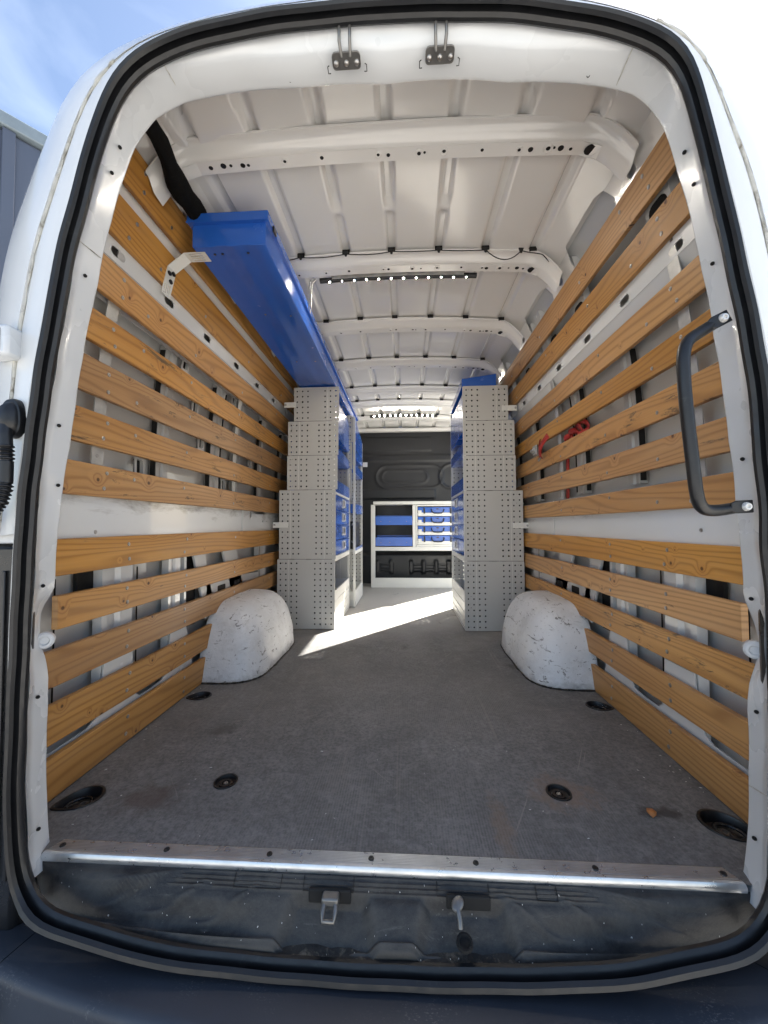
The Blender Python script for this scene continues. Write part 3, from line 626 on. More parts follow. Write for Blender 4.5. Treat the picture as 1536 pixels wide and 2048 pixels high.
def step():
    NX, NV = 240, 40; rows = []
    for i in range(NX+1):
        x = -0.80+1.60*i/NX; ly = interp(LIPX, LIPY, x); row = []
        for j in range(NV+1):
            v = j/NV; row.append((x, lerp(-0.004+0.006*(abs(x)/0.8)**4, ly, v), step_z(x, v)))
        row.append((x, ly-0.003, step_z(x, 1)-0.004)); row.append((x, ly-0.002, step_z(x, 1)-0.02)); row.append((x, ly+0.02, -0.14))
        rows.append(row)
    o = put('sill_step', MB().loft(rows), M['step'], VAN, smooth=45)
    for xc in (-0.105, 0.190):
        put('latch_slot', MB().box(xc-0.046, xc+0.046, -0.0325, -0.024, -0.050, -0.0215), M['hole'], o, bevel=0.003)
    # left: forged striker loop
    xc = -0.101
    s = put('latch_striker', MB().box(xc-0.018, xc+0.018, -0.052, -0.030, -0.040, -0.022), M['hook'], VAN, bevel=0.004)
    path = [(xc-0.012, -0.048, -0.034), (xc-0.013, -0.060, -0.040), (xc-0.011, -0.070, -0.049), (xc+0.011, -0.070, -0.049), (xc+0.013, -0.060, -0.040), (xc+0.012, -0.048, -0.034)]
    put('loop', MB().tube(path, 0.0050, 8), M['hook'], s, smooth=50)
    xc = 0.166
    s = put('latch_striker', MB().lathe((xc, -0.040, -0.030), (0, -0.5, 1), [(0.015, 0), (0.015, 0.004), (0.011, 0.006), (0.0001, 0.006)], 18, 0.75), M['hook'], VAN, bevel=0.0015)
    put('loop', MB().tube([(xc, -0.038, -0.026), (xc, -0.052, -0.034), (xc+0.002, -0.062, -0.042), (xc+0.002, -0.067, -0.052)], 0.0050, 8), M['hook'], s, smooth=50)
    put('drain_recess', MB().lathe((0.175, -0.074, -0.0718), (0, -0.2, 1), [(0.017, -0.002), (0.016, 0.004), (0.012, 0.004), (0.010, -0.001), (0.0001, -0.001)], 14), M['hole'], VAN)
    for xa, xb in ((-0.32, -0.215), (-0.165, -0.055), (0.125, 0.235), (0.335, 0.378)):
        rows = []
        for i in range(9):
            x = lerp(xa, xb, i/8); ly = interp(LIPX, LIPY, x); e = 0.0014 if 0 < i < 8 else -0.002
            rows.append([(x, lerp(-0.004, ly, v), step_z(x, v)+(e if 0 < j < 9 else -0.002)) for j, v in enumerate([0.03+0.24*q/9 for q in range(10)])])
        put('cover_plate', MB().loft(rows), M['step'], o, smooth=30)
        ly = interp(LIPX, LIPY, xb)
        put('plate_gap', MB().tube([(xa, lerp(-0.004, ly, 0.05), step_z(xa, 0.05)+0.0006), (xa, lerp(-0.004, ly, 0.275), step_z(xa, 0.275)+0.0006), (xb, lerp(-0.004, ly, 0.275), step_z(xb, 0.275)+0.0006), (xb, lerp(-0.004, ly, 0.05), step_z(xb, 0.05)+0.0006)], 0.0011, 5), M['hole'], o)
    fl = MB(); R = random.Random(3)
    for k in range(75):
        x = R.uniform(-0.77, 0.77); v = R.uniform(0.02, 1.1); y = lerp(-0.004, interp(LIPX, LIPY, x), v)
        z = step_z(x, min(1, v)) if v < 1 else -0.100
        s = R.choice((0.0006, 0.0007, 0.0008, 0.0010, 0.0020))*R.uniform(0.6, 1.2); a = R.uniform(0, pi)
        c, d = s*cos(a), s*sin(a); q = R.uniform(0.3, 1)
        fl.add([(x-c, y-d, z+0.001), (x+d*q, y-c*q, z+0.0012), (x+c, y+d, z+0.0015), (x-d*q, y+c*q, z+0.0022), (x, y, z-0.002)], [(0, 1, 2, 3), (0, 4, 1), (1, 4, 2), (2, 4, 3), (3, 4, 0)])
    f = put('paint_flecks', fl, M['fleck']); f['kind'] = 'stuff'; f['label'] = 'white paint flecks and grit scattered over the black door step'
step()
# dirty gully between step and seal
gm = MB(); rows = []
for i in range(61):
    x = -0.80+1.6*i/60; ly = interp(LIPX, LIPY, x); rows.append([(x, ly+0.03, -0.104+0.002*sin(i*2.1)), (x, ly-0.004, -0.106+0.002*sin(i*1.3)), (x*1.0, ly-0.012, -0.112)])
gm.loft(rows); put('door_gully', gm, M['gully'], VAN, smooth=60)

# ---- bumper
def bumper():
    def prof(x):
        e = -0.205+0.16*x*x; b = -0.03+0.10*x*x
        return [(b, -0.165), (lerp(b, e, .5), -0.127), (e+0.020, -0.129), (e+0.008, -0.1315), (e+0.001, -0.138), (e-0.002, -0.148), (e-0.004, -0.26), (e+0.01, -0.42), (e+0.05, -0.46)]
    for x0, x1, nm in ((-0.735, 0.765, 'bumper'), (-1.06, -0.7375, 'bumper_corner'), (0.7675, 1.06, 'bumper_corner')):
        rows = []
        for i in range(31):
            x = lerp(x0, x1, i/30); p = prof(x)
            sk = [0.065*max(0, min(1, (-0.0-y)/0.2)) for y, z in p]
            s = -1 if x < 0 else 1
            edge = 1.0 if abs(x) < 0.9 else 1.0
            rows.append([(x+(s*k*(abs(x)/0.75) if abs(x) > 0.3 else s*k*abs(x)/0.75), y, z) for (y, z), k in zip(p, sk)])
        put(nm, MB().loft(rows), M['bumper'], VAN, smooth=50)
bumper()
put('bumper_beam', MB().box(-1.0, 1.0, -0.06, 0.05, -0.42, -0.165), M['black'], VAN)
for x in (-0.736, 0.766):
    s = -1 if x < 0 else 1
    put('bumper_joint', MB().add([(x-0.03, 0.0, -0.150), (x+0.03, 0.0, -0.150), (x+0.03+s*0.06, -0.16, -0.152), (x-0.03+s*0.06, -0.16, -0.152), (x-0.03+s*0.06, -0.108, -0.44), (x+0.03+s*0.06, -0.108, -0.44)], [(0, 1, 2, 3), (3, 2, 5, 4)]), M['hole'], VAN)

# ---- tail lamps beside the doorway
for s in (-1, 1):
    b = MB().box(s*0.806, s*1.0, -0.046, -0.006, -0.16, 0.720)
    t = put('tail_lamp', b, M['lamp_black'], VAN, bevel=0.012)
    for xx in (0.822, 0.845, 0.90):
        put('lamp_rib', MB().box(s*xx-0.004, s*xx+0.004, -0.052, -0.044, -0.02, 0.66), M['black'], t, bevel=0.002)
    put('lamp_ledge', MB().box(s*0.806, s*1.0, -0.052, -0.006, 0.722, 0.748), M['frame'], VAN, bevel=0.004)

# ---- rubber cable conduit from the pillar into the left door
def conduit():
    rings = []
    for k, y, dz in ((1.0, -0.055, 0), (1.0, -0.078, 0), (0.93, -0.084, 0), (0.80, -0.085, 0), (0.76, -0.088, 0), (0.62, -0.098, -0.003), (0.3, -0.103, -0.005), (0.02, -0.104, -0.005)):
        rings.append([(-0.806+0.026*k*math.copysign(abs(cos(a))**0.75, cos(a))*(1-0.12*sin(a)), y, 1.000+dz+0.044*k*math.copysign(abs(sin(a))**0.85, sin(a))) for a in [2*pi*q/28 for q in range(28)]])
    c = put('cable_conduit', MB().loft(rings, closed=True), M['rubber'], VAN, smooth=45)
    pa = [Vector(p) for p in ((-0.806,-0.090,0.985),(-0.803,-0.095,0.960),(-0.799,-0.096,0.930),(-0.797,-0.096,0.895),(-0.797,-0.096,0.860),(-0.799,-0.097,0.838),(-0.805,-0.099,0.815),(-0.818,-0.102,0.793),(-0.838,-0.107,0.775),(-0.865,-0.114,0.764),(-0.90,-0.125,0.758),(-0.96,-0.14,0.755))]
    fine = []
    for i in range(len(pa)-1):
        for k in range(8): fine.append(pa[i].lerp(pa[i+1], k/8))
    rad = []; L = 0
    for i, p in enumerate(fine):
        if i: L += (p-fine[i-1]).length
        rib = (0.902 < p.z < 0.945) or p.z < 0.855
        rad.append(0.0125+0.0022*sin(L*2*pi/0.0075) if rib else 0.0125)
    # denser sampling where it is ribbed
    path, rr = [], []
    for i in range(len(fine)-1):
        for k in range(3):
            p = fine[i].lerp(fine[i+1], k/3); path.append(p)
    L = 0
    for i, p in enumerate(path):
        if i: L += (p-path[i-1]).length
        rib = (0.900 < p.z < 0.935) or p.z < 0.855
        rr.append(0.0125+(0.0024*sin(L*2*pi/0.0085) if rib else 0))
    put('hose', MB().tube(path, rr, 12), M['rubber'], c, smooth=70)
conduit()
h = put('hinge_leaf', MB().box(-0.875, -0.803, -0.098, -0.055, 1.135, 1.205), M['frame'], VAN, bevel=0.008)
put('hinge_slot', MB().box(-0.845, -0.818, -0.1005, -0.097, 1.145, 1.195), M['hole'], h, bevel=0.004)
# rubber stop buffers in the frame notches
for x, s in ((-0.832, 1), (0.842, -1)):
    o = put('stop_buffer', MB().lathe((x, 0.040, 0.478), (s*0.55, -0.8, 0), [(0.020, -0.01), (0.020, 0.005), (0.016, 0.009), (0.011, 0.009), (0.009, 0.004), (0.0001, 0.004)], 18), M['frame'], VAN, smooth=40)

# ---- latch hooks on the header
for x, dz in ((-0.069, 0.0), (0.147, -0.003)):
    z0 = 1.866+dz
    def Q(dx, up):          # along the underside of the header, then up its rear face
        u = min(up, 0.020); return Vector((x+dx, -0.020-u*0.95, 1.8425+dz*0.5+u*0.22+max(0, up-0.020)))
    nrm = Vector((0, -0.25, -1)).normalized()
    m = MB(); lp = rrect(-0.033, 0.033, -0.012, 0.020, 0.008)
    m.loft([[Q(a, b)+nrm*k for a, b in lp] for k in (0.002, 0.006)], closed=True, caps=True)
    o = put('latch_hook', m, M['hook'], VAN, bevel=0.001)
    up_ = Vector((0, -0.016, -0.002)); path = [Q(-0.010, 0.012)+nrm*0.007, Q(-0.012, 0.024)+up_, Q(-0.012, 0.064)+up_, Q(-0.008, 0.074)+up_, Q(0.0, 0.077)+up_, Q(0.008, 0.074)+up_, Q(0.012, 0.064)+up_, Q(0.012, 0.024)+up_, Q(0.010, 0.012)+nrm*0.007]
    put('hook_loop', MB().tube(path, 0.0036, 8), M['hook'], o, smooth=60)
    for dx in (-0.024, 0.0, 0.024):
        put('bolt', MB().lathe(Q(dx, 0.001)+nrm*0.005, nrm, [(0.0062, 0), (0.006, 0.003), (0.0035, 0.0055), (0.0001, 0.006)], 10), M['steel'], o, smooth=50)
    for sx in (-1, 1):
        put('locating_tab', MB().tube([Q(sx*0.040, -0.018)+nrm*0.001, Q(sx*0.046, -0.018)+nrm*0.001, Q(sx*0.046, -0.006)+nrm*0.001, Q(sx*0.042, -0.004)+nrm*0.001], 0.0011, 5), M['hole'], o)

# ---- grab handle on the right pillar
def grab():
    key = [(0.752,-0.046,1.192),(0.728,-0.052,1.178),(0.700,-0.060,1.160),(0.678,-0.068,1.146),(0.664,-0.074,1.126),(0.659,-0.076,1.095),(0.661,-0.076,1.03),(0.666,-0.076,0.96),(0.672,-0.076,0.89),(0.677,-0.075,0.835),(0.684,-0.072,0.808),(0.700,-0.066,0.796),(0.725,-0.060,0.795),(0.752,-0.054,0.798),(0.782,-0.048,0.803)]
    P = []
    for i in range(len(key)-1):
        for k in range(4): P.append(Vector(key[i]).lerp(Vector(key[i+1]), k/4))
    P.append(Vector(key[-1]))
    for _ in range(3):
        P = [P[0]]+[(P[i-1]+P[i]*2+P[i+1])/4 for i in range(1, len(P)-1)]+[P[-1]]
    P = [p+Vector((-0.034, 0, -0.008)) for p in P]
    o = put('grab_handle', MB().tube(P, 0.0118, 14), M['rubber'], VAN, smooth=70)
    for c, d in (((0.718, -0.056, 1.184), (0.9, 0.05, 0.45)), ((0.748, -0.058, 0.795), (1, 0.1, 0.05))):
        c = Vector(c); d = Vector(d).normalized(); up = Vector((0, -1, 0)).cross(d).normalized(); nn = Vector((0, -1, 0))
        m = MB(); R = []
        for k in (0.0, 0.005):
            R.append([c+d*a+up*b+nn*k for a, b in ((-0.030, -0.009), (-0.018, -0.013), (0.016, -0.013), (0.016, 0.013), (-0.018, 0.013), (-0.030, 0.009))])
        put('mounting_foot', m.loft(R, closed=True, caps=True), M['rubber'], o, bevel=0.0015)
        put('bolt', MB().lathe(c+nn*0.005, nn, [(0.0095, 0), (0.009, 0.003), (0.0065, 0.007), (0.004, 0.007), (0.003, 0.003), (0.0001, 0.003)], 12), M['chrome'], o, smooth=40)
grab()

# ---- roof skin with pressed ribs
BOWS = [0.337, 0.914, 1.497, 2.065, 2.655, 3.048, 3.579]
RIBX = [-0.63, -0.425, -0.21, 0.005, 0.225, 0.44, 0.655]
def roof_z(x): return 2.055-0.030*(x/0.62)**2-0.05*max(0, abs(x)-0.62)**2*6
def rib_d(x, y):
    best = 0
    for k, c in enumerate(RIBX):
        ctr = abs(x-c)
        if ctr > 0.04: continue
        a = 1-sstep(0.012, 0.022, ctr)
        e = 1.0
        if BOWS[0] < y < BOWS[1] and k in (2, 3, 4):
            q = abs(y-0.655); e = sstep(0.012, 0.035, q-0.02*(ctr/0.02)**2*0)
        elif BOWS[1] < y < BOWS[2]:
            e = sstep(0.07, 0.10, y-BOWS[1])
        elif BOWS[2] < y < BOWS[3] and k in (2, 3, 4):
            e = sstep(0.15, 0.19, y-BOWS[2])
        elif y > BOWS[3]:
            e = 1.0
        best = max(best, a*e)
    return 0.018*best
def roof():
    xs = [-0.80+1.6*i/216 for i in range(217)]
    ys = [-0.0+(FR+0.02)*j/190 for j in range(191)]
    rows = []
    for y in ys:
        k = lerp(0.78, 1.0, sstep(0.06, 0.30, y))
        rows.append([(x*k, max(y, 0.04), roof_z(x*k)+rib_d(x*k, y)-0.03*(1-sstep(0.04, 0.2, y))) for x in xs])
    put('roof_panel', MB().loft(rows), M['roof'], VAN, smooth=60)
roof()
HOLES = [(-0.60,.007),(-0.565,.009),(-0.54,.005),(-0.49,.008),(-0.46,.005),(-0.33,.005),(-0.21,.006),(-0.03,.005),(0.0,.006),(0.11,.006),(0.14,.004),(0.21,.006),(0.33,.005),(0.44,.005),(0.47,.008),(0.53,.007),(0.56,.004),(0.59,.009),(0.62,.005),(0.67,.017)]
def bow(y0, k):
    top = 2.05 if k else 2.052
    ar = (0.014, 0.022, 0.03, 0.03, 0.03, 0.03, 0.03)[k]
    def zz(x):
        return -ar*(x/0.62)**2 - 4.6*max(0, abs(x)-0.64)**2
    prof = [(-0.032, -0.002), (-0.031, -0.009), (-0.020, -0.010), (-0.012, -0.014), (-0.002, -0.026), (0.006, -0.036), (0.012, -0.040), (0.016, -0.041), (0.058, -0.046), (0.062, -0.044), (0.064, -0.02), (0.066, 0.0)]
    XS = [-0.785+1.57*i/60 for i in range(61)]
    rows = []
    for x in XS:
        nar = 1.0
        rows.append([(x, y0+a, top+b*nar+zz(x)) for a, b in prof])
    o = put('roof_bow', MB().loft(rows), M['roof'], VAN, smooth=35)
    # flange under the bow with its punched holes
    lp = [(x, 0) for x in [-0.70+1.4*i/24 for i in range(25)]]+[(x, 0.046) for x in [0.70-1.4*i/24 for i in range(25)]]
    hs = [octo(x+0.012*sin(k*3+i), 0.023+0.003*sin(i*5+k), r*1.15, 10) for i, (x, r) in enumerate(HOLES)] if k < 5 else []
    fl = MB().sheet(lp, hs, lambda x, v: (x, y0+0.016+v*0.90, top-0.0432-0.0050*v/0.046+zz(x)))
    put('bow_flange', fl, M['roof'], o, solid=0.0016)
    sc = MB()
    if k < 4:
        for i, (x, r) in enumerate(HOLES):
            xx = x+0.012*sin(k*3+i)
            put('hole_shadow' if False else 'bow_hole', MB().lathe((xx, y0+0.016+0.90*(0.023+0.003*sin(i*5+k)), top-0.0472-0.002*0+zz(xx)), (0, 0, 1), [(r*1.05, 0.003), (r*1.0, 0.0), (0.0001, 0.0002)], 12), M['hole'], o)
            if r < 0.0075 and i % 2 == 1:
                put('boss', MB().lathe((xx, y0+0.016+0.90*0.023, top-0.0463+zz(xx)), (0, 0, -1), [(r*2.4, -0.001), (r*2.2, 0.0022), (r*1.7, 0.0028), (r*1.5, 0.0005), (r*1.15, 0.0005), (r*1.15, -0.001)], 14), M['roof'], o, smooth=50)
    # dark notches where the ribs pass over the bow, and the tabs below them
    for c in (RIBX if k else ()):
        put('rib_notch', MB().box(c-0.017, c+0.017, y0-0.0335, y0-0.029, top+zz(c)-0.008, top+zz(c)+0.012), M['hole'], o)
    return o
for k, y in enumerate(BOWS): bow(y, k)
put('front_bow', MB().box(-0.72, 0.72, FR-0.10, FR-0.02, 1.985, 2.03), M['roof'], VAN, bevel=0.01)
put('roof_header', MB().box(-0.50, 0.50, 0.0, 0.06, 1.93, 2.005), M['roof'], VAN, bevel=0.01)

# ---- inner side structure: rails, posts, cant rail
def wp(s, off, y, z): return (s*(half(z)+off), y, z)
def strip_wall(name, s, off, y0, y1, z0, z1, mat, swage=0.0, bev=0.002, thick=0.012, parent=None, nz=None):
    nz = nz or max(2, int((z1-z0)/0.08))
    m = MB(); rows = []
    for i in range(nz+1):
        z = lerp(z0, z1, i/nz); row = []
        if swage:
            w = y1-y0
            for fy, d in ((0, thick), (0.02, 0), (0.18, 0), (0.26, swage), (0.50, swage), (0.58, 0), (0.98, 0), (1, thick)):
                row.append(wp(s, off+d, lerp(y0, y1, fy), z))
        else:
            row = [wp(s, off+thick, y0, z), wp(s, off, y0+0.002, z), wp(s, off, y1-0.002, z), wp(s, off+thick, y1, z)]
        rows.append(row)
    m.loft(rows)
    return put(name, m, mat, VAN if parent is None else parent, smooth=40)
def side(s):
    L = s < 0
    # belt rail behind the wide gap
    zb0, zb1 = (0.655, 0.93) if L else (0.655, 0.90)
    def belt(y, z): return wp(s, 0.022, y, z)
    hs = [obround(1.57, 0.83, 0.028, 0.04), octo(1.78, 0.79, 0.006), octo(1.86, 0.79, 0.004)]
    if L: hs += [obround(1.72, 0.865, 0.20, 0.05)]
    rail = put('belt_rail', MB().sheet([(0.06, zb0), (2.5, zb0), (2.5, zb1), (0.06, zb1)], hs, belt), M['belt'], VAN, solid=0.004)
    put('rail_joint', MB().box(s*(0.92+0.0145), s*(0.92+0.019), 1.435, 1.447, zb0, zb1), M['white'], rail, bevel=0.002)
    put('rail_lip', MB().tube([wp(s, 0.030, 0.06, zb0), wp(s, 0.030, 2.5, zb0)], 0.010, 8), M['white'], rail, smooth=60)
    # upper rail with its oblong holes and rolled lower edge
    zu0, zu1 = (1.625, 1.80) if L else (1.575, 1.735)
    zc = lerp(zu0, zu1, 0.45)
    hz = 1.655 if L else 1.598
    ys = [0.31, 0.585, 0.88, 1.20, 1.50, 1.80, 2.1]
    hs = [obround(y, hz, 0.062, 0.026) for y in ys]
    put('upper_rail', MB().sheet([(0.06, zu0), (2.5, zu0), (2.5, zu1), (0.06, zu1)], hs, lambda y, z: wp(s, 0.022, y, z)), M['white'], VAN, solid=0.004)
    # rolled, sunken swage just under the rail
    rows = []
    for i in range(11):
        a = i/10; z = lerp(zu0-0.14, zu0, a); d = 0.022+0.034*sin(pi*min(1, a*1.0))**0.8*(1-a*0.35)
        rows.append([wp(s, d, y, z) for y in (0.06, 0.40, 1.42, 1.46, 2.5)])
    put('rail_swage', MB().loft(rows), M['white'], VAN, smooth=60)
    # posts
    zt = 1.95
    for y0, y1, z0, z1, sw, mt in ((0.37, 0.52, -0.0, 0.66, 0.014, 'white'), (0.735, 0.825, -0.0, 0.66, 0.010, 'white'), (0.853, 0.874, 0.0, 0.66, 0, 'white'), (1.75, 1.90, 0.2, 0.66, 0.01, 'white')):
        strip_wall('wall_post', s, 0.038, y0, y1, z0, z1, M[mt], swage=sw, thick=0.03)
    strip_wall('post_shadow_gap', s, 0.066, 0.825, 0.853, 0.0, 0.66, M['hole'])
    for y0, y1 in ((0.66, 0.74), (1.10, 1.20), (1.38, 1.46), (1.75, 1.86), (2.18, 2.26)):
        strip_wall('wall_post', s, 0.052, y0, y1, 0.92, zu0-0.10, M['primer'], swage=0.008, thick=0.028)
    for y0, y1 in ((0.30, 0.42), (0.86, 0.98), (1.30, 1.38), (1.44, 1.54), (2.0, 2.12)):
        o = strip_wall('upper_post', s, 0.040, y0, y1, zu1-0.005, zt+0.02, M['white'], swage=0.0, thick=0.03)
    # small bright clip windows on the posts
    for y, z in ((0.80, 1.50), (0.56, 0.99), (1.0, 1.18), (1.30, 1.50), (1.25, 0.99), (1.62, 1.18), (0.92, 1.34)):
        m = MB(); R = [[(y+a, z+b) for a, b in rrect(-w_, w_, -h_, h_, 0.006)] for w_, h_ in ((0.030, 0.040), (0.018, 0.028))]
        vs = [wp(s, 0.048, *p) for p in R[0]]+[wp(s, 0.048, *p) for p in R[1]]+[wp(s, 0.062, *p) for p in R[1]]; n = len(R[0])
        fs = [(i, (i+1) % n, n+(i+1) % n, n+i) for i in range(n)]+[(n+i, n+(i+1) % n, 2*n+(i+1) % n, 2*n+i) for i in range(n)]
        put('clip_window', m.add(vs, fs), M['primer'], VAN, smooth=40)
        put('clip_hole', MB().add([wp(s, 0.0625, y-0.019, z-0.029), wp(s, 0.0625, y+0.019, z-0.029), wp(s, 0.0625, y+0.019, z+0.029), wp(s, 0.0625, y-0.019, z+0.029)], [(0, 1, 2, 3)]), M['hole'], VAN)
    # shadowed slits beside the upper posts
    for y in (0.655, 1.094, 1.21, 1.74, 2.17):
        strip_wall('post_shadow_gap', s, 0.0505, y-0.005, y+0.003, 0.93, zu0-0.13, M['hole'], thick=0.02)
    # oblong holes between the two top planks
    hp = ((0.36, 1.80), (0.92, 1.80), (1.20, 1.80), (1.66, 1.80)) if L else ((0.36, 1.76), (0.92, 1.75), (1.22, 1.75), (1.66, 1.75))
    for y, z in hp:
        lp = obround(y, z+0.005, 0.085, 0.05)
        put('post_hole', MB().add([wp(s, 0.039, *p) for p in lp], [tuple(range(len(lp)))]), M['hole'], VAN, solid=0.002)
    # lower sill with scooped openings, seen just above the lowest plank
    pts = [(0.06, -0.02), (1.0, -0.02), (1.0, 0.13), (0.96, 0.12)]
    top = [(0.90, 0.16), (0.86, 0.30), (0.74, 0.30), (0.715, 0.155), (0.69, 0.125), (0.62, 0.118), (0.55, 0.12), (0.525, 0.14), (0.51, 0.30), (0.375, 0.30), (0.36, 0.17), (0.345, 0.135), (0.31, 0.12), (0.12, 0.115), (0.09, 0.125), (0.07, 0.16), (0.06, 0.2)]
    put('side_sill', MB().sheet([(0.06, -0.02), (0.95, -0.02)]+top, [octo(0.47, 0.215, 0.012, 10, 0.8)], lambda y, z: wp(s, 0.030, y, z)), M['white'], VAN, solid=0.004)
    # braces over the wheel arch
    for (ya, za), (yb, zb), wdt in (((0.97, 0.66), (1.10, 0.30), 0.10), ((1.30, 0.66), (1.45, 0.30), 0.16), ((1.05, 0.44), (1.75, 0.40), 0.09)):
        m = MB(); d = Vector((yb-ya, zb-za)).normalized(); n_ = Vector((-d.y, d.x))*wdt/2
        lp = [(ya+n_.x, za+n_.y), (yb+n_.x, zb+n_.y), (yb-n_.x, zb-n_.y), (ya-n_.x, za-n_.y)]
        put('wheel_brace', MB().loft([[wp(s, o_, *p) for p in lp] for o_ in (0.036, 0.05)], closed=True, caps=True), M['white'], VAN, bevel=0.004)
    for y in (1.22, 1.42):
        put('brace_hole', MB().add([wp(s, 0.0355, *p) for p in rrect(y-0.05, y+0.04, 0.395, 0.435, 0.008)], [tuple(range(16))]), M['hole'], VAN, solid=0.001)
    strip_wall('post_shadow_gap', s, 0.060, 0.885, 0.99, 0.28, 0.66, M['hole'], thick=0.01)
    strip_wall('post_shadow_gap', s, 0.066, 0.30, 0.37, 0.45, 0.66, M['hole'], thick=0.01)
    # thin seams in the outer skin
    for y in (0.24, 0.60):
        strip_wall('skin_seam', s, 0.080, y, y+0.006, 0.12, 0.60, M['hole'], thick=0.003)
    # cant rail with big openings between the bows
    A = Vector((0.690, 2.018)); B = Vector((0.792, 1.975)); C = Vector((0.862, 1.82))
    l1 = (B-A).length; l2 = (C-B).length
    def cant(y, u):
        p = A.lerp(B, u/l1) if u < l1 else B.lerp(C, min(1.2, (u-l1)/l2))
        return (s*p.x, y, p.y)
    hs = []
    for a, b in ( (BOWS[0]+0.13, BOWS[1]-0.05), (BOWS[1]+0.13, BOWS[2]-0.05), (BOWS[2]+0.13, BOWS[3]-0.05), (BOWS[3]+0.13, BOWS[4]-0.05), (BOWS[4]+0.1, BOWS[5]-0.04)):
        if b-a > 0.2:
            hs.append([(a+0.03, l1+0.055), (a+0.06, l1-0.005), (a+0.10, l1-0.020), (b-0.05, l1-0.020), (b-0.02, l1+0.0), (b-0.012, l1+0.05), (b-0.03, l1+0.10), (a+0.05, l1+0.10)])
        else:
            hs.append([(a+0.03, l1+0.01), (a+0.08, l1-0.01), (b-0.05, l1-0.005), (b-0.02, l1+0.03), (b-0.03, l1+0.09), (a+0.02, l1+0.09)])
    for y in BOWS[:5]:
        hs.append(obround(y+0.06, l1+0.055, 0.045, 0.030))
    put('cant_rail', MB().sheet([(0.19, 0.0), (FR-0.05, 0.0), (FR-0.05, l1+l2), (0.19, l1+l2)], hs, cant, extra=[((0.19, l1), (FR-0.05, l1))]), M['roof'], VAN, solid=0.003)
    # lining of the far side behind the shelving
    put('front_side_panel', MB().box(s*0.955, s*0.965, 2.5 if L else 2.45, FR if L else 2.70, 0.0, 1.84), M['primer'], VAN)
side(-1); side(1)
put('door_pillar', MB().box(0.90, 0.99, 2.62, 2.715, 0, 1.86), M['white'], VAN, bevel=0.01)
put('door_pillar', MB().box(0.90, 0.99, 4.14, 4.20, 0, 1.86), M['white'], VAN, bevel=0.01)
put('door_lintel', MB().box(0.86, 0.985, 2.72, 4.14, 1.86, 1.92), M['white'], VAN, bevel=0.01)

# ---- wheel arches
def arch(s):
    m = MB(); rows = []
    a, b, c = 0.385, 0.300, 0.362; cy = 1.335
    NU, NV = 64, 26
    def sp(v, e): return math.copysign(abs(v)**e, v)
    for i in range(NU+1):
        u = pi*i/NU; row = []
        for j in range(NV+1):
            v = pi/2*j/NV
            # v from wall (0) to inner end cap (pi/2)
            rad = cos(v)**0.40 if v < pi/2-1e-9 else 0.0
            y = cy-a*sp(cos(u), 0.50)*rad
            z = c*sp(sin(u), 0.50)*rad
            x = 0.950-b*sin(v)**0.48*(1-0.17*(z/c)**1.5)
            # crown is lower towards the cabin side, front leans
            z *= 1-0.16*sin(v)**3
            rib = 0
            for yc in (1.44, 1.485, 1.53):
                rib += exp(-((y-yc)/0.010)**2)
            x -= 0.006*rib*sstep(0.35, 0.8, v/(pi/2))*sstep(0.05, 0.12, z)*(1-sstep(0.24, 0.30, z))
            y += (z/c)*(0.02+0.085*max(0, cos(u)))
            bum = 0.004*sin(y*34+z*17)*sin(z*25+x*13)
            row.append((s*(x+bum*0.7), y, max(z, 0)+bum*0.4*(z > 0.01)))
        rows.append(row)
    m.loft(rows)
    o = put('wheel_arch', m, M['arch'], VAN, smooth=60)
    edge = [Vector((p[0]-s*0.001, p[1], 0.004)) for p in [rows[0][j] for j in range(NV+1)]+[rows[NU][j] for j in range(NV, -1, -1)]]
    P = [edge[0]]
    for p in edge[1:]:
        if (p-P[-1]).length > 0.006: P.append(p)
    put('floor_sealant', MB().tube(P, [0.0045+0.0012*sin(i*2.3) for i in range(len(P))], 6), M['gully'], o, smooth=70)
arch(-1); arch(1)

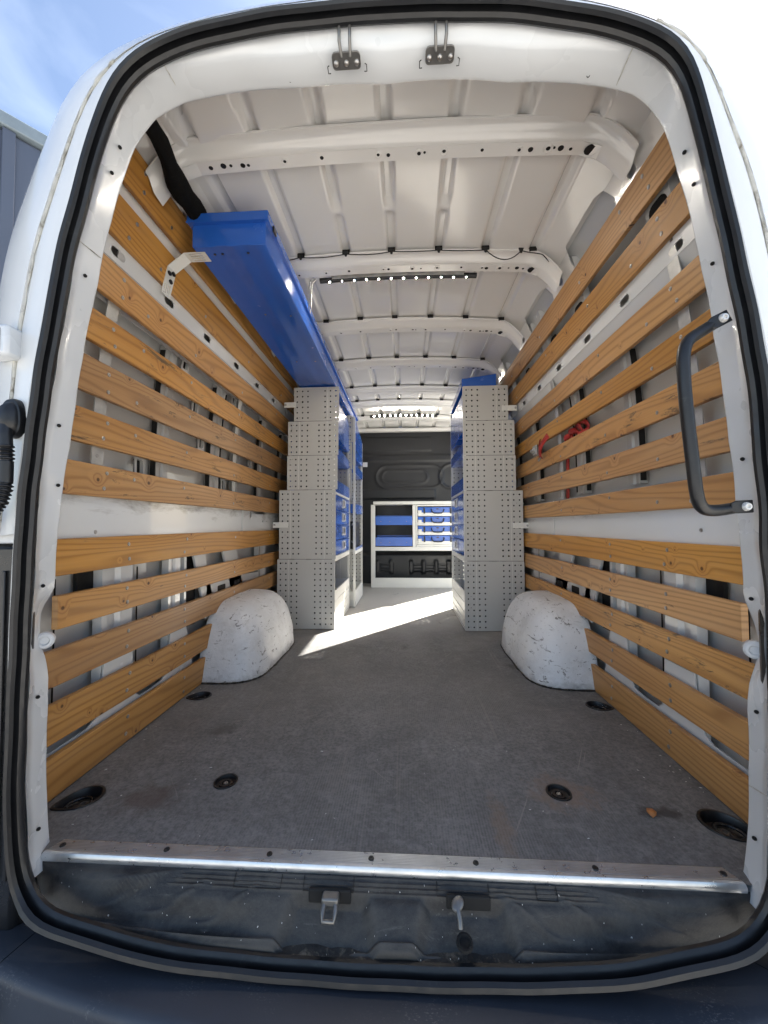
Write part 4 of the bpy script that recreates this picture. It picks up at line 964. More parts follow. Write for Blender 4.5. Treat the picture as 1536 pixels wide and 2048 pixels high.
# ---- dark lined bulkhead with pressed shapes
def bulkhead():
    NX, NZ = 170, 190; rows = []
    def ob(x, z, cx, cz, lx, lz, w):
        dx = max(0, abs(x-cx)-(lx-lz)); d = sqrt(dx*dx+(z-cz)**2)-lz
        return exp(-(d/w)**2)
    for j in range(NZ+1):
        z = 2.03*j/NZ; row = []
        for i in range(NX+1):
            x = -0.95+1.9*i/NX
            if z > 1.7: x *= 1-0.16*((z-1.7)/0.33)
            h = 0.012*ob(x, z, 0.12, 1.40, 0.44, 0.15, 0.016)+0.010*ob(x, z, 0.06, 1.40, 0.30, 0.085, 0.014)
            h += 0.014*ob(x, z, 0.72, 1.40, 0.20, 0.16, 0.016)
            h += 0.010*(sstep(1.60, 1.61, z)-sstep(1.68, 1.70, z))
            fr = sstep(0.30, 0.32, x+0.45) if False else 0
            h += 0.012*(sstep(1.74, 1.75, z)-sstep(1.92, 1.93, z))*(sstep(-0.55, -0.53, x)-sstep(0.40, 0.43, x))
            h += 0.016*(sstep(1.10, 1.12, z)-sstep(1.22, 1.24, z))*(1-sstep(0.45, 0.47, x))
            if z < 0.42:
                h += 0.04*(1-sstep(0.36, 0.42, z))
                for xc in (-0.12, 0.14, 0.30, 0.46, -0.30, 0.62):
                    h += 0.025*(1-sstep(0.016, 0.028, abs(x-xc)))*(sstep(0.12, 0.15, z)-sstep(0.28, 0.32, z))
                for xc in (0.22, 0.38, -0.21, 0.54):
                    for zc in (0.17, 0.21, 0.25): h += 0.012*(1-sstep(0.05, 0.06, abs(x-xc)))*exp(-((z-zc)/0.009)**2)
            row.append((x, FR-h, z))
        rows.append(row)
    o = put('bulkhead', MB().loft(rows), M['dark'], VAN, smooth=60)
    src = None
    for k in range(9):
        x = -0.40+k*0.125; m = MB().lathe((0, 0, 0), (0, -1, 0), [(0.007, 0), (0.005, 0.003), (0.0001, 0.004)], 8)
        if src is None: src = put('screw', m, M['cream'], o, loc=(x, FR-0.002, 2.0))
        else: copy_at(src, (x, FR-0.002, 2.0), o)
    put('bulkhead_trim', MB().box(-0.8, 0.8, FR-0.012, FR-0.004, 2.018, 2.035), M['cream'], VAN)
    put('bulkhead_back', MB().box(-0.96, 0.96, FR+0.03, FR+0.06, 0, 1.78).box(-0.74, 0.74, FR+0.03, FR+0.06, 1.781, 2.06), M['white'], VAN)
bulkhead()

# ================================================================== slatted lining
SL = {-1: [(1.958,1.846),(1.802,1.683),(1.608,1.499),(1.434,1.337),(1.287,1.176),(1.123,1.017),(0.957,0.855),(0.724,0.619),(0.563,0.468),(0.413,0.311),(0.263,0.155),(0.116,0.003)],
      1: [(1.881,1.780),(1.729,1.631),(1.511,1.416),(1.354,1.268),(1.203,1.111),(1.048,0.952),(0.897,0.810),(0.701,0.604),(0.555,0.458),(0.408,0.316),(0.260,0.163),(0.113,0.002)]}
screw_mesh = None
def lining(s):
    global screw_mesh
    nm = 'left' if s < 0 else 'right'
    root = thing('slatted_lining', 'varnished pine slat lining along the %s wall' % nm+(' below the long blue locker' if s < 0 else ' behind the black grab handle'), 'wall lining', (s*0.92, 1.2, 0), group='slatted wall linings')
    R = random.Random(11+s)
    spans = []
    for i, (zt, zb) in enumerate(SL[s]):
        y0 = 0.085+R.uniform(-0.01, 0.01); y1 = 2.44+R.uniform(-0.03, 0.03)
        if i == 8: y0 = 0.168
        if i == 9: y0 = 0.100
        if i == 10: y1 = 1.06
        if i == 11: y1 = 1.0
        if i == 6: y1 = 2.3
        spans.append((zt, zb, y0, y1))
    spans.append((0.263, 0.155, 1.70, 2.40))
    for i, (zt, zb, y0, y1) in enumerate(spans):
        xt, xb = half(zt), half(zb); wd = sqrt((xt-xb)**2+(zt-zb)**2); tilt = math.atan2(xb-xt, zt-zb)
        c = Vector((s*((xt+xb)/2+0.010), (y0+y1)/2, (zt+zb)/2)); L = y1-y0
        m = MB(); n = 10; rows = []
        bow_ = R.uniform(-0.004, 0.004)
        for k in range(n+1):
            y = -L/2+L*k/n; d = bow_*sin(pi*k/n)
            rows.append([(-0.010, y, -wd/2+d), (0.010, y, -wd/2+d), (0.010, y, wd/2+d), (-0.010, y, wd/2+d)])
        m.loft(rows, closed=True, caps=True)
        o = put('plank', m, M['wood_scuffed' if s < 0 and 3 <= i <= 6 or s > 0 and i in (4, 9) else 'wood'], root, loc=c, rot=(0, -s*tilt, 0), bevel=0.0022)
        # screw heads
        ys = [0.325, 0.47, 0.79, 1.28, 1.86] if i < 7 else [0.45, 0.80, 1.30, 1.86]
        for q, yy in enumerate(ys):
            if not (y0+0.06 < yy < y1-0.04): continue
            for dz in ((-0.024, 0.026) if (q == 0 or (i > 6 and q < 2)) else (R.choice((-0.02, 0.02)),)):
                lz = dz*wd/0.1+R.uniform(-0.003, 0.003); ly = yy-c.y+R.uniform(-0.012, 0.012)
                if screw_mesh is None:
                    sm = MB().lathe((0, 0, 0), (1, 0, 0), [(0.0068, -0.002), (0.0066, 0.001), (0.0045, 0.0022), (0.0018, 0.0018), (0.0001, 0.0006)], 10)
                    so = put('screw', sm, M['steel'], o, smooth=40, loc=(0, 0, 0)); screw_mesh = so.data
                else:
                    so = bpy.data.objects.new('screw', screw_mesh); COL.objects.link(so); so.parent = o
                so.location = (-s*0.0102, ly, lz)
                so.rotation_euler = (0, 0, pi if s > 0 else 0)
    # galvanised straps that carry the planks
    ztop = 1.72 if s < 0 else 1.66
    yb, yt = (0.315, 0.335)
    m = MB(); rows = []
    for k in range(17):
        z = lerp(0.725, ztop, k/16); y = lerp(yb, yt, k/16)
        rows.append([(s*(half(z)+0.0235), y-0.024, z), (s*(half(z)+0.0205), y-0.024, z), (s*(half(z)+0.0205), y+0.024, z), (s*(half(z)+0.0235), y+0.024, z)])
    st = put('mounting_strap', m.loft(rows, closed=True, caps=True), M['zinc'], root, smooth=30)
    for z in (0.742, 0.99, ztop-0.03):
        o = bpy.data.objects.new('screw', screw_mesh); COL.objects.link(o); o.parent = st; o.location = Vector((s*(half(z)+0.020), 0.318, z))-root.location; o.rotation_euler = (0, 0, pi if s > 0 else 0)
    m = MB(); rows = []
    for k in range(17):
        z = lerp(0.725, ztop, k/16)
        rows.append([(s*(half(z)+0.0235), 1.30, z), (s*(half(z)+0.0205), 1.30, z), (s*(half(z)+0.0205), 1.34, z), (s*(half(z)+0.0235), 1.34, z)])
    put('mounting_strap', m.loft(rows, closed=True, caps=True), M['zinc'], root, smooth=30)
lining(-1); lining(1)

# ================================================================== perforated shelving
PANEL_CACHE = {}
def perf_panel(x0, x1, z0, z1, y, parent, cols=4, rows=12, edge=1):
    """steel end panel with punched holes; edge = side of the deep group (+1 face side at x1)"""
    W, Hh = x1-x0, z1-z0
    lc = [0.024+0.0405*k for k in range(cols)]; rc = [W-0.024-0.0405*k for k in range(cols)]
    holes = []
    for r in range(rows):
        z = Hh-0.030-0.0402*r
        for u in lc+rc: holes.append(octo(u, z, 0.0064))
        if r in (0, rows-1):
            holes.append(octo(lc[0]+0.018, z+0.002, 0.0026)); holes.append(octo(rc[0]-0.018, z+0.002, 0.0026))
        if rows > 8 and r in (2, 6, 8): holes.append(octo(rc[0]-0.020, z+0.018, 0.0026)); holes.append(octo(lc[0]+0.02, z+0.018, 0.0026))
    lp = rrect(0.0, W, 0.0015, Hh-0.0015, 0.003, 3)
    o = put('perforated_panel', MB().sheet(lp, holes, lambda u, v: (x0+u, y, z0+v)), M['grey'], parent, solid=0.0022)
    for u in ([lc[1]+0.02] if cols > 3 else [lc[2]-0.02]*0)+[rc[1]-0.02]:
        put('folded_seam', MB().box(x0+u-0.0012, x0+u+0.0012, y-0.0026, y-0.0009, z0+0.003, z1-0.003), M['cream'], o)
    return o
def tray(name, s, xf, xw, y0, y1, z0, z1, parent, mat=None, lip=True, zback=None):
    """open sheet-metal shelf tray: floor, ends, back and a front lip with a folded edge"""
    mat = mat or M['blue']; t = 0.002
    m = MB(); zb = zback or z1
    m.box(min(xf, xw), max(xf, xw), y0, y1, z0, z0+t)
    m.box(xf, xf+s*t, y0, y1, z0+t, z1)
    m.box(xf, xf+s*0.012, y0, y1, z1, z1+t)
    m.box(xw, xw-s*t, y0, y1, z0+t, zb)
    m.box(min(xf, xw)+0.004, max(xf, xw)-0.004, y0, y0+t, z0+t, z1-0.004); m.box(min(xf, xw)+0.004, max(xf, xw)-0.004, y1-t, y1, z0+t, z1-0.004)
    return put(name, m, mat, parent, bevel=0.0008, segs=1)
def latch(s, xf, y, z, parent):
    o = put('drawer_latch', MB().loft([[(xf-s*k, y+a, z+b) for a, b in lp] for k, lp in ((0, rrect(-0.068, 0.068, -0.036, 0.036, 0.008)), (0.008, rrect(-0.062, 0.062, -0.032, 0.032, 0.007)), (0.008, rrect(-0.044, 0.044, -0.022, 0.022, 0.005)), (0.002, rrect(-0.042, 0.042, -0.020, 0.020, 0.004)))], closed=True), M['chrome'], parent, smooth=35)
    return o
def latch_core(s, xf, y, z, parent):
    return put('latch_button', MB().loft([[(xf-s*k, y+a, z+b) for a, b in rrect(-0.043, 0.043, -0.0215, 0.0215, 0.004)] for k in (0.0, 0.004)], closed=True, caps=True), M['black'], parent)
def wall_bracket(s, x0, x1, z, parent, y=1.926):
    m = MB().box(x0, x1, y-0.004, y-0.0015, z-0.020, z+0.020)
    o = put('wall_bracket', m, M['cream'], parent, bevel=0.0015)
    xe = x1 if abs(x1) > abs(x0) else x0; xi = x0 if xe == x1 else x1
    put('bolt', MB().cyl((xe-s*0.012, y-0.004, z), (0, -1, 0), 0.008, 0.005, 10), M['steel'], o, bevel=0.001)
    for k in (0.018, 0.045): put('bolt', MB().cyl((xi+s*k, y-0.004, z-0.003), (0, -1, 0), 0.007, 0.004, 10), M['cream'], o, bevel=0.001)

def front_unit(s):
    """the drawer-and-tray unit behind a wheel arch"""
    xf = s*0.455 if s < 0 else 0.487
    xf0 = xf
    nm = ('tall perforated grey shelving unit with four blue drawers, against left slats' if s < 0 else 'tall perforated grey shelving unit with four blue drawers, against right slats')
    root = thing('shelving_unit', nm, 'shelving', (s*0.67, 2.3, 0), group='perforated shelving units')
    if s < 0:
        P = [(-0.762, -0.423, 1.537, 1.793, 3, 6), (-0.806, -0.428, 1.281, 1.537, 4, 6), (-0.812, -0.434, 1.024, 1.281, 4, 6), (-0.870, -0.448, 0.512, 1.024, 4, 12), (-0.883, -0.457, 0.003, 0.512, 4, 12)]
    else:
        P = [(0.488, 0.812, 1.519, 1.776, 3, 6), (0.489, 0.855, 1.264, 1.519, 4, 6), (0.490, 0.860, 1.008, 1.264, 4, 6), (0.490, 0.907, 0.500, 1.008, 4, 12), (0.487, 0.910, 0.002, 0.500, 4, 12)]
    Y0, Y1 = 1.93, 2.68
    for x0, x1, z0, z1, c, r in P:
        perf_panel(x0, x1, z0, z1, Y0, root, c, r)
        perf_panel(x0, x1, z0, z1, Y1, root, c, r)
    xw = [ (p[0] if s < 0 else p[1]) for p in P]
    zt = P[0][3]
    # folded front uprights of the end panels
    for y in (Y0+0.002, Y1-0.014):
        put('upright', MB().box(xf, xf+s*0.020, y, y+0.012, 0.004, zt-0.004), M['cream'], root, bevel=0.001)
    # back sheets
    put('back_panel', MB().box(xw[4]-s*0.012, xw[4]-s*0.010, Y0+0.02, Y1-0.02, 0.0, 0.98), M['grey'], root)
    put('back_panel', MB().box(xw[1]-s*0.012, xw[1]-s*0.010, Y0+0.02, Y1-0.02, 0.99, 1.52), M['grey'], root)
    a, b = Y0+0.014, Y1-0.016
    # top tray with dividers, then two trays
    t = tray('shelf_tray', s, xf-s*0.0, xw[0]-s*0.02, a, b, 1.44, 1.72, root, lip=True)
    for k in range(6):
        y = lerp(a+0.07, b-0.07, k/5)
        put('divider', MB().add([(xf+s*0.01, y, 1.445), (xw[0]-s*0.03, y, 1.445), (xw[0]-s*0.03, y, 1.70), (xf+s*0.10, y, 1.70), (xf+s*0.01, y, 1.56)], [(0, 1, 2, 3, 4)]), M['blue'], t, solid=0.0015)
    tray('shelf_tray', s, xf, xw[1]-s*0.02, a, b, 1.285, 1.36, root, zback=1.40)
    tray('shelf_tray', s, xf, xw[2]-s*0.02, a, b, 1.015, 1.105, root, zback=1.16)
    put('shelf_rail', MB().box(xf, xf+s*0.03, a, b, 0.996, 1.012), M['cream'], root, bevel=0.0015)
    put('added_dark_sheet', MB().box(xf+s*0.022, xw[0], Y0+0.009, Y0+0.011, 0.01, zt-0.02).box(xw[0], xw[3], Y0+0.009, Y0+0.011, 0.01, P[3][3]-0.02), M['lamp_black'], root)  # black sheet added behind the front panels so their holes look dark
    # four drawers
    for k in range(4):
        z0 = 0.536+k*0.1145; z1 = z0+0.111
        d = put('drawer', MB().box(xf+s*0.004, xw[3]-s*0.03, a+0.003, b-0.003, z0, z1).box(xf+s*0.001, xf+s*0.006, a+0.002, b-0.002, z0+0.0005, z1-0.0005), M['blue'], root, bevel=0.002)
        put('drawer_edge', MB().box(xf-s*0.003, xf+s*0.002, a+0.006, b-0.006, z1-0.012, z1-0.004), M['blue'], d, bevel=0.0015)
        for yy in (lerp(a, b, 0.56),):
            latch(s, xf+s*0.0008, yy, z0+0.062, d); latch_core(s, xf+s*0.0006, yy, z0+0.062, d)
    put('shelf_rail', MB().box(xf-s*0.002, xf+s*0.03, a, b, 0.494, 0.532), M['cream'], root, bevel=0.002)
    # bottom bin
    pl = tray('plinth', s, xf, xw[4]-s*0.02, a, b, 0.004, 0.275, root, mat=M['cream'])
    for z in (0.20, 0.13, 0.07):
        put('plinth_bead', MB().tube([(xf-s*0.001, a+0.03, z), (xf-s*0.001, b-0.03, z)], 0.004, 6), M['cream'], pl, smooth=60)
    for k in range(16):
        y = lerp(a+0.02, b-0.02, k/15)
        put('plinth_hole', MB().cyl((xf-s*0.0002, y, 0.022), (-s, 0, 0), 0.0045, 0.0008, 8), M['hole'], pl)
    if s < 0:
        wall_bracket(s, -0.745, -0.835, 1.66, root); wall_bracket(s, -0.80, -0.915, 0.765, root)
    else:
        wall_bracket(s, 0.765, 0.875, 1.605, root); wall_bracket(s, 0.83, 0.945, 0.755, root)
    return root
front_unit(-1); front_unit(1)

def second_unit():
    s = -1; xf = -0.402; Y0, Y1 = 2.695, 3.30
    root = thing('shelving_unit', 'further shelving unit with slotted blue bin and black case, beside dark bulkhead', 'shelving', (-0.64, 3.0, 0), group='perforated shelving units')
    P = [(-0.76, xf-0.002, 1.28, 1.66, 3, 9), (-0.81, xf-0.002, 1.024, 1.28, 4, 6), (-0.87, xf-0.002, 0.512, 1.024, 4, 12), (-0.88, xf-0.002, 0.003, 0.512, 4, 12)]
    for x0, x1, z0, z1, c, r in P: perf_panel(x0, x1, z0, z1, Y1, root, c, r)
    for y, z in ((Y0, 1.78), (Y1-0.010, 1.66)):
        put('upright', MB().box(xf, xf-0.022, y, y+0.012, 0.004, z), M['cream'], root, bevel=0.001)
    put('back_panel', MB().box(-0.872, -0.870, Y0+0.01, Y1-0.01, 0, 0.98), M['grey'], root)
    put('back_panel', MB().box(-0.80, -0.798, Y0+0.01, Y1-0.01, 0.99, 1.7), M['grey'], root)
    a, b = Y0+0.014, Y1-0.014
    t = tray('slotted_bin', s, xf, -0.72, a, b, 1.40, 1.45, root)
    # tall front with real slots
    n = 9; hs = [obround(lerp(a+0.06, b-0.06, k/(n-1)), 1.56, 0.020, 0.16) for k in range(n)]
    put('slotted_front', MB().sheet([(a, 1.45), (b, 1.45), (b, 1.76-0.10), (a, 1.76)], hs, lambda y, z: (xf-0.001, y, z)), M['blue'], t, solid=0.002)
    for k in range(8):
        y = lerp(a+0.05, b-0.05, k/7)
        put('divider', MB().box(xf-0.01, -0.70, y, y+0.002, 1.44, 1.60), M['blue'], t)
    tray('shelf_tray', s, xf, -0.78, a, b, 1.255, 1.335, root, zback=1.38)
    tray('shelf_tray', s, xf, -0.84, a, b, 0.875, 0.965, root, zback=1.0)
    put('shelf', MB().box(xf, -0.85, a, b, 0.515, 0.528).box(xf-0.0, xf-0.02, a, b, 0.49, 0.515), M['cream'], root, bevel=0.0015)
    put('shelf_lip', MB().box(xf+0.003, xf+0.0005, a, b, 0.525, 0.552), M['blue'], root)
    tray('plinth', s, xf, -0.85, a, b, 0.004, 0.15, root, mat=M['cream'])
    put('corner_bracket', MB().box(xf+0.005, xf+0.055, Y1+0.004, Y1+0.008, 1.40, 1.45).cyl((xf+0.03, Y1+0.004, 1.425), (0, -1, 0), 0.012, 0.004, 10), M['cream'], root, bevel=0.001)
second_unit()
t = thing('equipment_case', 'black equipment case with chrome ended handle on the further left shelf', 'case', (-0.55, 3.0, 0.5285))
put('shell', MB().box(-0.425, -0.72, 2.86, 3.20, 0.5285, 0.80), M['black'], t, bevel=0.012)
hn = put('handle', MB().tube([(-0.44, 2.858, 0.60), (-0.44, 2.825, 0.615), (-0.44, 2.82, 0.67), (-0.44, 2.82, 0.71), (-0.44, 2.825, 0.755), (-0.44, 2.858, 0.77)], 0.010, 10), M['lamp_black'], t, smooth=60)
for z in (0.605, 0.765): put('handle_cap', MB().lathe((-0.44, 2.845, z), (0, -1, 0), [(0.018, -0.012), (0.018, 0.006), (0.012, 0.012), (0.0001, 0.014)], 14), M['chrome'], hn, smooth=40)

# ---- cabinet in front of the bulkhead
CAB = thing('workshop_cabinet', 'low white cabinet with two blue trays and case bay at the bulkhead', 'cabinet', (0.215, 4.0, 0))
def cabinet():
    x0, x1, y0, y1 = -0.358, 0.79, 3.84, 4.13
    W = M['cream']
    put('side_panel', MB().box(x0, x0+0.004, y0+0.002, y1, 0, 1.015), W, CAB, bevel=0.001)
    put('side_panel', MB().box(x1-0.004, x1, y0+0.002, y1, 0, 1.015), W, CAB, bevel=0.001)
    put('post', MB().box(x0+0.0042, x0+0.052, y0, y0+0.03, 0.118, 1.012), W, CAB, bevel=0.002)
    put('post', MB().box(x1-0.05, x1-0.0042, y0, y0+0.03, 0.118, 1.012), W, CAB, bevel=0.002)
    put('post', MB().box(0.154, 0.192, y0, y0+0.03, 0.496, 1.012), W, CAB, bevel=0.002)
    put('worktop', MB().box(x0+0.03, x1+0.005, y0-0.012, y1, 1.015, 1.052), W, CAB, bevel=0.004)
    put('rail', MB().box(x0+0.0042, x1-0.0042, y0-0.001, y0+0.03, 0.448, 0.495), W, CAB, bevel=0.002)
    put('shelf', MB().box(x0+0.005, x1-0.005, y0+0.031, y1-0.006, 0.47, 0.482), W, CAB)
    put('kickboard', MB().box(x0+0.0042, x1-0.0042, y0-0.001, y0+0.012, 0.0, 0.117), W, CAB, bevel=0.002)
    put('back_panel', MB().box(-0.30, 0.76, y1-0.005, y1-0.001, 0.483, 1.012), M['dark'], CAB)
    put('partition', MB().box(0.170, 0.174, y0+0.031, y1-0.006, 0.483, 1.012), W, CAB)
    put('case_frame', MB().box(0.197, 0.735, y0+0.004, y0+0.02, 0.497, 0.522).box(0.197, 0.214, y0+0.004, y0+0.02, 0.523, 1.0).box(0.197, 0.735, y0+0.004, y0+0.02, 0.992, 1.01), W, CAB, bevel=0.002)
    for z0, z1 in ((0.763, 0.869), (0.506, 0.612)):
        m = MB(); xa, xb = -0.303, 0.151
        m.box(xa, xb, y0+0.002, y0+0.004, z0, z1).box(xa, xb, y0+0.004, y1-0.01, z0, z0+0.002).box(xa, xb, y0+0.004, y0+0.016, z1-0.002, z1).box(xa, xa+0.002, y0+0.004, y1-0.01, z0+0.002, z1-0.002).box(xb-0.002, xb, y0+0.004, y1-0.01, z0+0.002, z1-0.002).box(xa, xb, y1-0.012, y1-0.010, z0+0.002, z1+0.02)
        o = put('shelf_tray', m, M['blue'], CAB, bevel=0.0008, segs=1)
        for x in (-0.235, -0.125, 0.08):
            put('screw', MB().cyl((x, y0+0.002, (z0+z1)/2-0.01), (0, -1, 0), 0.005, 0.0025, 8), M['hook'], o)
cabinet()
case0 = None
for k in range(4):
    z0 = 0.524+k*0.1155; c = thing('tool_case', ['lowest blue and white tool case in the bulkhead cabinet bay', 'second from bottom blue and white tool case in the bulkhead cabinet bay', 'third from bottom blue and white tool case in the bulkhead cabinet bay', 'topmost blue and white tool case in the bulkhead cabinet bay'][k], 'tool case', (0.458, 3.846, z0), group='blue and white tool cases')
    if case0 is None:
        xa, xb = 0.219, 0.697; y0 = 3.846
        put('lower_shell', MB().box(xa, xb, y0, 4.10, z0, z0+0.042), M['cream'], c, bevel=0.004)
        put('upper_shell', MB().box(xa, xb, y0-0.002, 4.10, z0+0.0425, z0+0.110), M['blue'], c, bevel=0.006)
        for x in (0.298, 0.618): put('catch', MB().box(x-0.010, x+0.010, y0-0.012, y0-0.0022, z0+0.030, z0+0.100), M['black'], c, bevel=0.002)
        put('corner_block', MB().box(xa+0.001, xa+0.045, y0-0.008, y0-0.0022, z0+0.036, z0+0.070), M['cream'], c, bevel=0.003)
        put('corner_block', MB().box(xb-0.045, xb-0.001, y0-0.008, y0-0.0022, z0+0.036, z0+0.070), M['cream'], c, bevel=0.003)
        xm = 0.458
        put('handle', MB().tube([(xm-0.075, y0-0.004, z0+0.082), (xm-0.076, y0-0.018, z0+0.076), (xm-0.068, y0-0.030, z0+0.052), (xm-0.045, y0-0.034, z0+0.036), (xm, y0-0.035, z0+0.033), (xm+0.045, y0-0.034, z0+0.036), (xm+0.068, y0-0.030, z0+0.052), (xm+0.076, y0-0.018, z0+0.076), (xm+0.075, y0-0.004, z0+0.082)], 0.0075, 8), M['black'], c, smooth=60)
        put('badge', MB().box(xm-0.014, xm+0.014, y0-0.0035, y0-0.0018, z0+0.080, z0+0.094), M['black'], c)
        case0 = c
    else:
        for ch in case0.children:
            q = ch.copy(); COL.objects.link(q); q.parent = c

# ---- long blue locker on top of the left shelving
LK = thing('pipe_locker', 'long blue steel locker with lid lying high along the left wall', 'locker', (-0.59, 1.6, 1.80))
def locker():
    x0, x1, y0, y1 = -0.727, -0.448, 0.485, 3.2
    z0, z1 = 1.800, 1.884
    m = MB(); prof = [(x0, z0+0.004), (x0+0.003, z0), (-0.65, z0), (-0.635, z0+0.002), (-0.60, z0+0.002), (-0.585, z0), (-0.56, z0), (-0.545, z0+0.002), (-0.51, z0+0.002), (-0.495, z0), (x1-0.003, z0), (x1, z0+0.003), (x1, z1), (x0, z1)]
    m.loft([[(x, y, z) for x, z in prof] for y in (y0, y1)], closed=True, caps=True)
    b = put('trough', m, M['blue'], LK, bevel=0.0015)
    put('lid', MB().box(x0-0.014, x1+0.014, y0-0.016, y1+0.004, z1-0.001, z1+0.034), M['blue'], LK, bevel=0.003)
    put('lid_hem', MB().box(x0-0.015, x1+0.015, y0-0.0185, y0-0.0165, z1-0.003, z1+0.005), M['blue'], LK)
    for x in (-0.66, -0.63, -0.53):
        put('rivet', MB().cyl((x, y0+0.04, z0+0.0002), (0, 0, -1), 0.005, 0.002, 8), M['black'], b)
    for x, y in ((-0.62, 0.95), (-0.50, 0.97), (-0.62, 1.5), (-0.50, 1.5)):
        put('rivet', MB().cyl((x, y, z0+0.001), (0, 0, -1), 0.005, 0.0022, 8), M['hook'], b)
    put('lid_clip', MB().box(x1+0.0145, x1+0.022, y0+0.03, y0+0.06, z1-0.012, z1+0.01), M['black'], LK, bevel=0.002)
locker()
# slotted angle bracket that carries its rear end
AB = thing('angle_bracket', 'pale slotted steel angle bracket screwed to an upper left slat', 'bracket', (-0.80, 0.53, 1.74))
def angle():
    zc = 1.80; tl = 0.20
    # leg against the slat (leans with the wall)
    def wl(y, z, o=0.0): return (-(half(z)-0.002-o), y, z)
    hs = [obround(0.522+0.010*k, 1.672+0.002*k, 0.005, 0.036) for k in range(-1, 3)]
    lp = [(0.502, 1.648), (0.552, 1.648), (0.556, 1.750), (0.506, 1.750)]
    put('wall_leg', MB().sheet(lp, hs, wl), M['cream'], AB, solid=0.003)
    a = Vector(wl(0.506, 1.75)); b = Vector(wl(0.556, 1.75))
    c = Vector((-0.772, 0.556, 1.796)); d = Vector((-0.772, 0.506, 1.796))
    put('brace', MB().add([a, b, c, d], [(0, 1, 2, 3)]), M['cream'], AB, solid=0.003)
    X0, X1 = -0.772, -0.690; zt = 1.796
    hs = [obround((X0+X1)/2, 0.513+0.0118*k, 0.05, 0.0055) for k in range(4)]
    put('shelf_leg', MB().sheet([(X0, 0.506), (X1, 0.506), (X1, 0.556), (X0, 0.556)], hs, lambda x, y: (x, y, zt)), M['cream'], AB, solid=0.003)
    for y, z in ((0.540, 1.738), (0.518, 1.728), (0.534, 1.704)):
        put('bolt', MB().lathe(wl(y, z, 0.002), (1, 0, 0.2), [(0.009, 0), (0.009, 0.006), (0.005, 0.008), (0.0001, 0.008)], 10), M['black'], AB, smooth=40)
angle()
# blue tray on top of the right shelving
TR = thing('parts_tray', 'shallow blue tray sitting on top of the right shelving', 'tray', (0.62, 2.3, 1.78))
m = MB().box(0.485, 0.735, 1.955, 2.66, 1.779, 1.782).box(0.485, 0.488, 1.955, 2.66, 1.782, 1.835).box(0.732, 0.735, 1.955, 2.66, 1.782, 1.868).box(0.488, 0.732, 2.657, 2.66, 1.782, 1.85)
m.loft([[(0.488, y, 1.782), (0.732, y, 1.782), (0.732, y, 1.866), (0.488, y, 1.835)] for y in (1.955, 1.958)], closed=True, caps=True)
put('trough', m, M['blue'], TR)
put('rim', MB().tube([(0.487, 1.9565, 1.836), (0.734, 1.9565, 1.868)], 0.003, 6), M['blue'], TR)

# ================================================================== lamps, wiring and small things
def light_bar(name, label, y, z, x0, x1, n, bracket, tilt):
    root = thing(name, label, 'light bar', ((x0+x1)/2, y, z), group='interior light bars')
    def zz(x): return -0.022*(x/0.62)**2
    xs = [lerp(x0, x1, i/24) for i in range(25)]
    q = 0.55 if bracket else 1.0
    rows = [[(x, y+a, z+b+zz(x)) for a, b in ((-0.022*q, -0.008), (-0.016*q, -0.014), (0.016*q, -0.014), (0.022*q, -0.006), (0.022*q, 0.001 if bracket else 0.008), (-0.022*q, 0.001 if bracket else 0.008))] for x in xs]
    put('housing', MB().loft(rows, closed=True, caps=True), M['black'], root, smooth=40)
    src = None
    for k in range(n):
        x = lerp(x0+0.05, x1-0.05, k/(n-1)); p = (x, y-0.001 if bracket else y-0.021, z-0.0135+zz(x) if bracket else z-0.004+zz(x))
        m = MB().lathe((0, 0, 0), (0, -0.12, -1) if bracket else (0, -1, -0.25), [(0.008, -0.004), (0.008, 0.002), (0.005, 0.004), (0.0001, 0.005)] if not bracket else [(0.0034, -0.004), (0.0032, 0.0004), (0.0001, 0.0006)], 10)
        if src is None: src = put('led', m, M['led'] if bracket else M['led_far'], root, loc=p)
        else: copy_at(src, p, root)
    if bracket:
        rows = [[(x, y+a, z+b+zz(x)) for a, b in ((-0.018, -0.0125), (-0.018, 0.034), (0.004, 0.034))] for x in xs[2:23]]
        put('bracket_plate', MB().loft(rows), M['zinc'], root, solid=0.0015)
        for x in (x0+0.085, x1-0.085):
            put('bracket_foot', MB().box(x-0.025, x+0.025, y-0.022, y-0.0195, z-0.006+zz(x), z+0.046+zz(x)), M['zinc'], root, bevel=0.001)
            put('bolt', MB().cyl((x, y-0.022, z+0.032+zz(x)), (0, -1, 0), 0.006, 0.004, 8), M['steel'], root)
    return root
light_bar('light_bar', 'nearer light bar on galvanised bracket under the second roof bow', 1.000, 2.004, -0.36, 0.42, 12, True, 0)
light_bar('light_bar', 'far light bar of bright lamps just before the bulkhead', 3.44, 2.002, -0.33, 0.43, 12, False, 0)

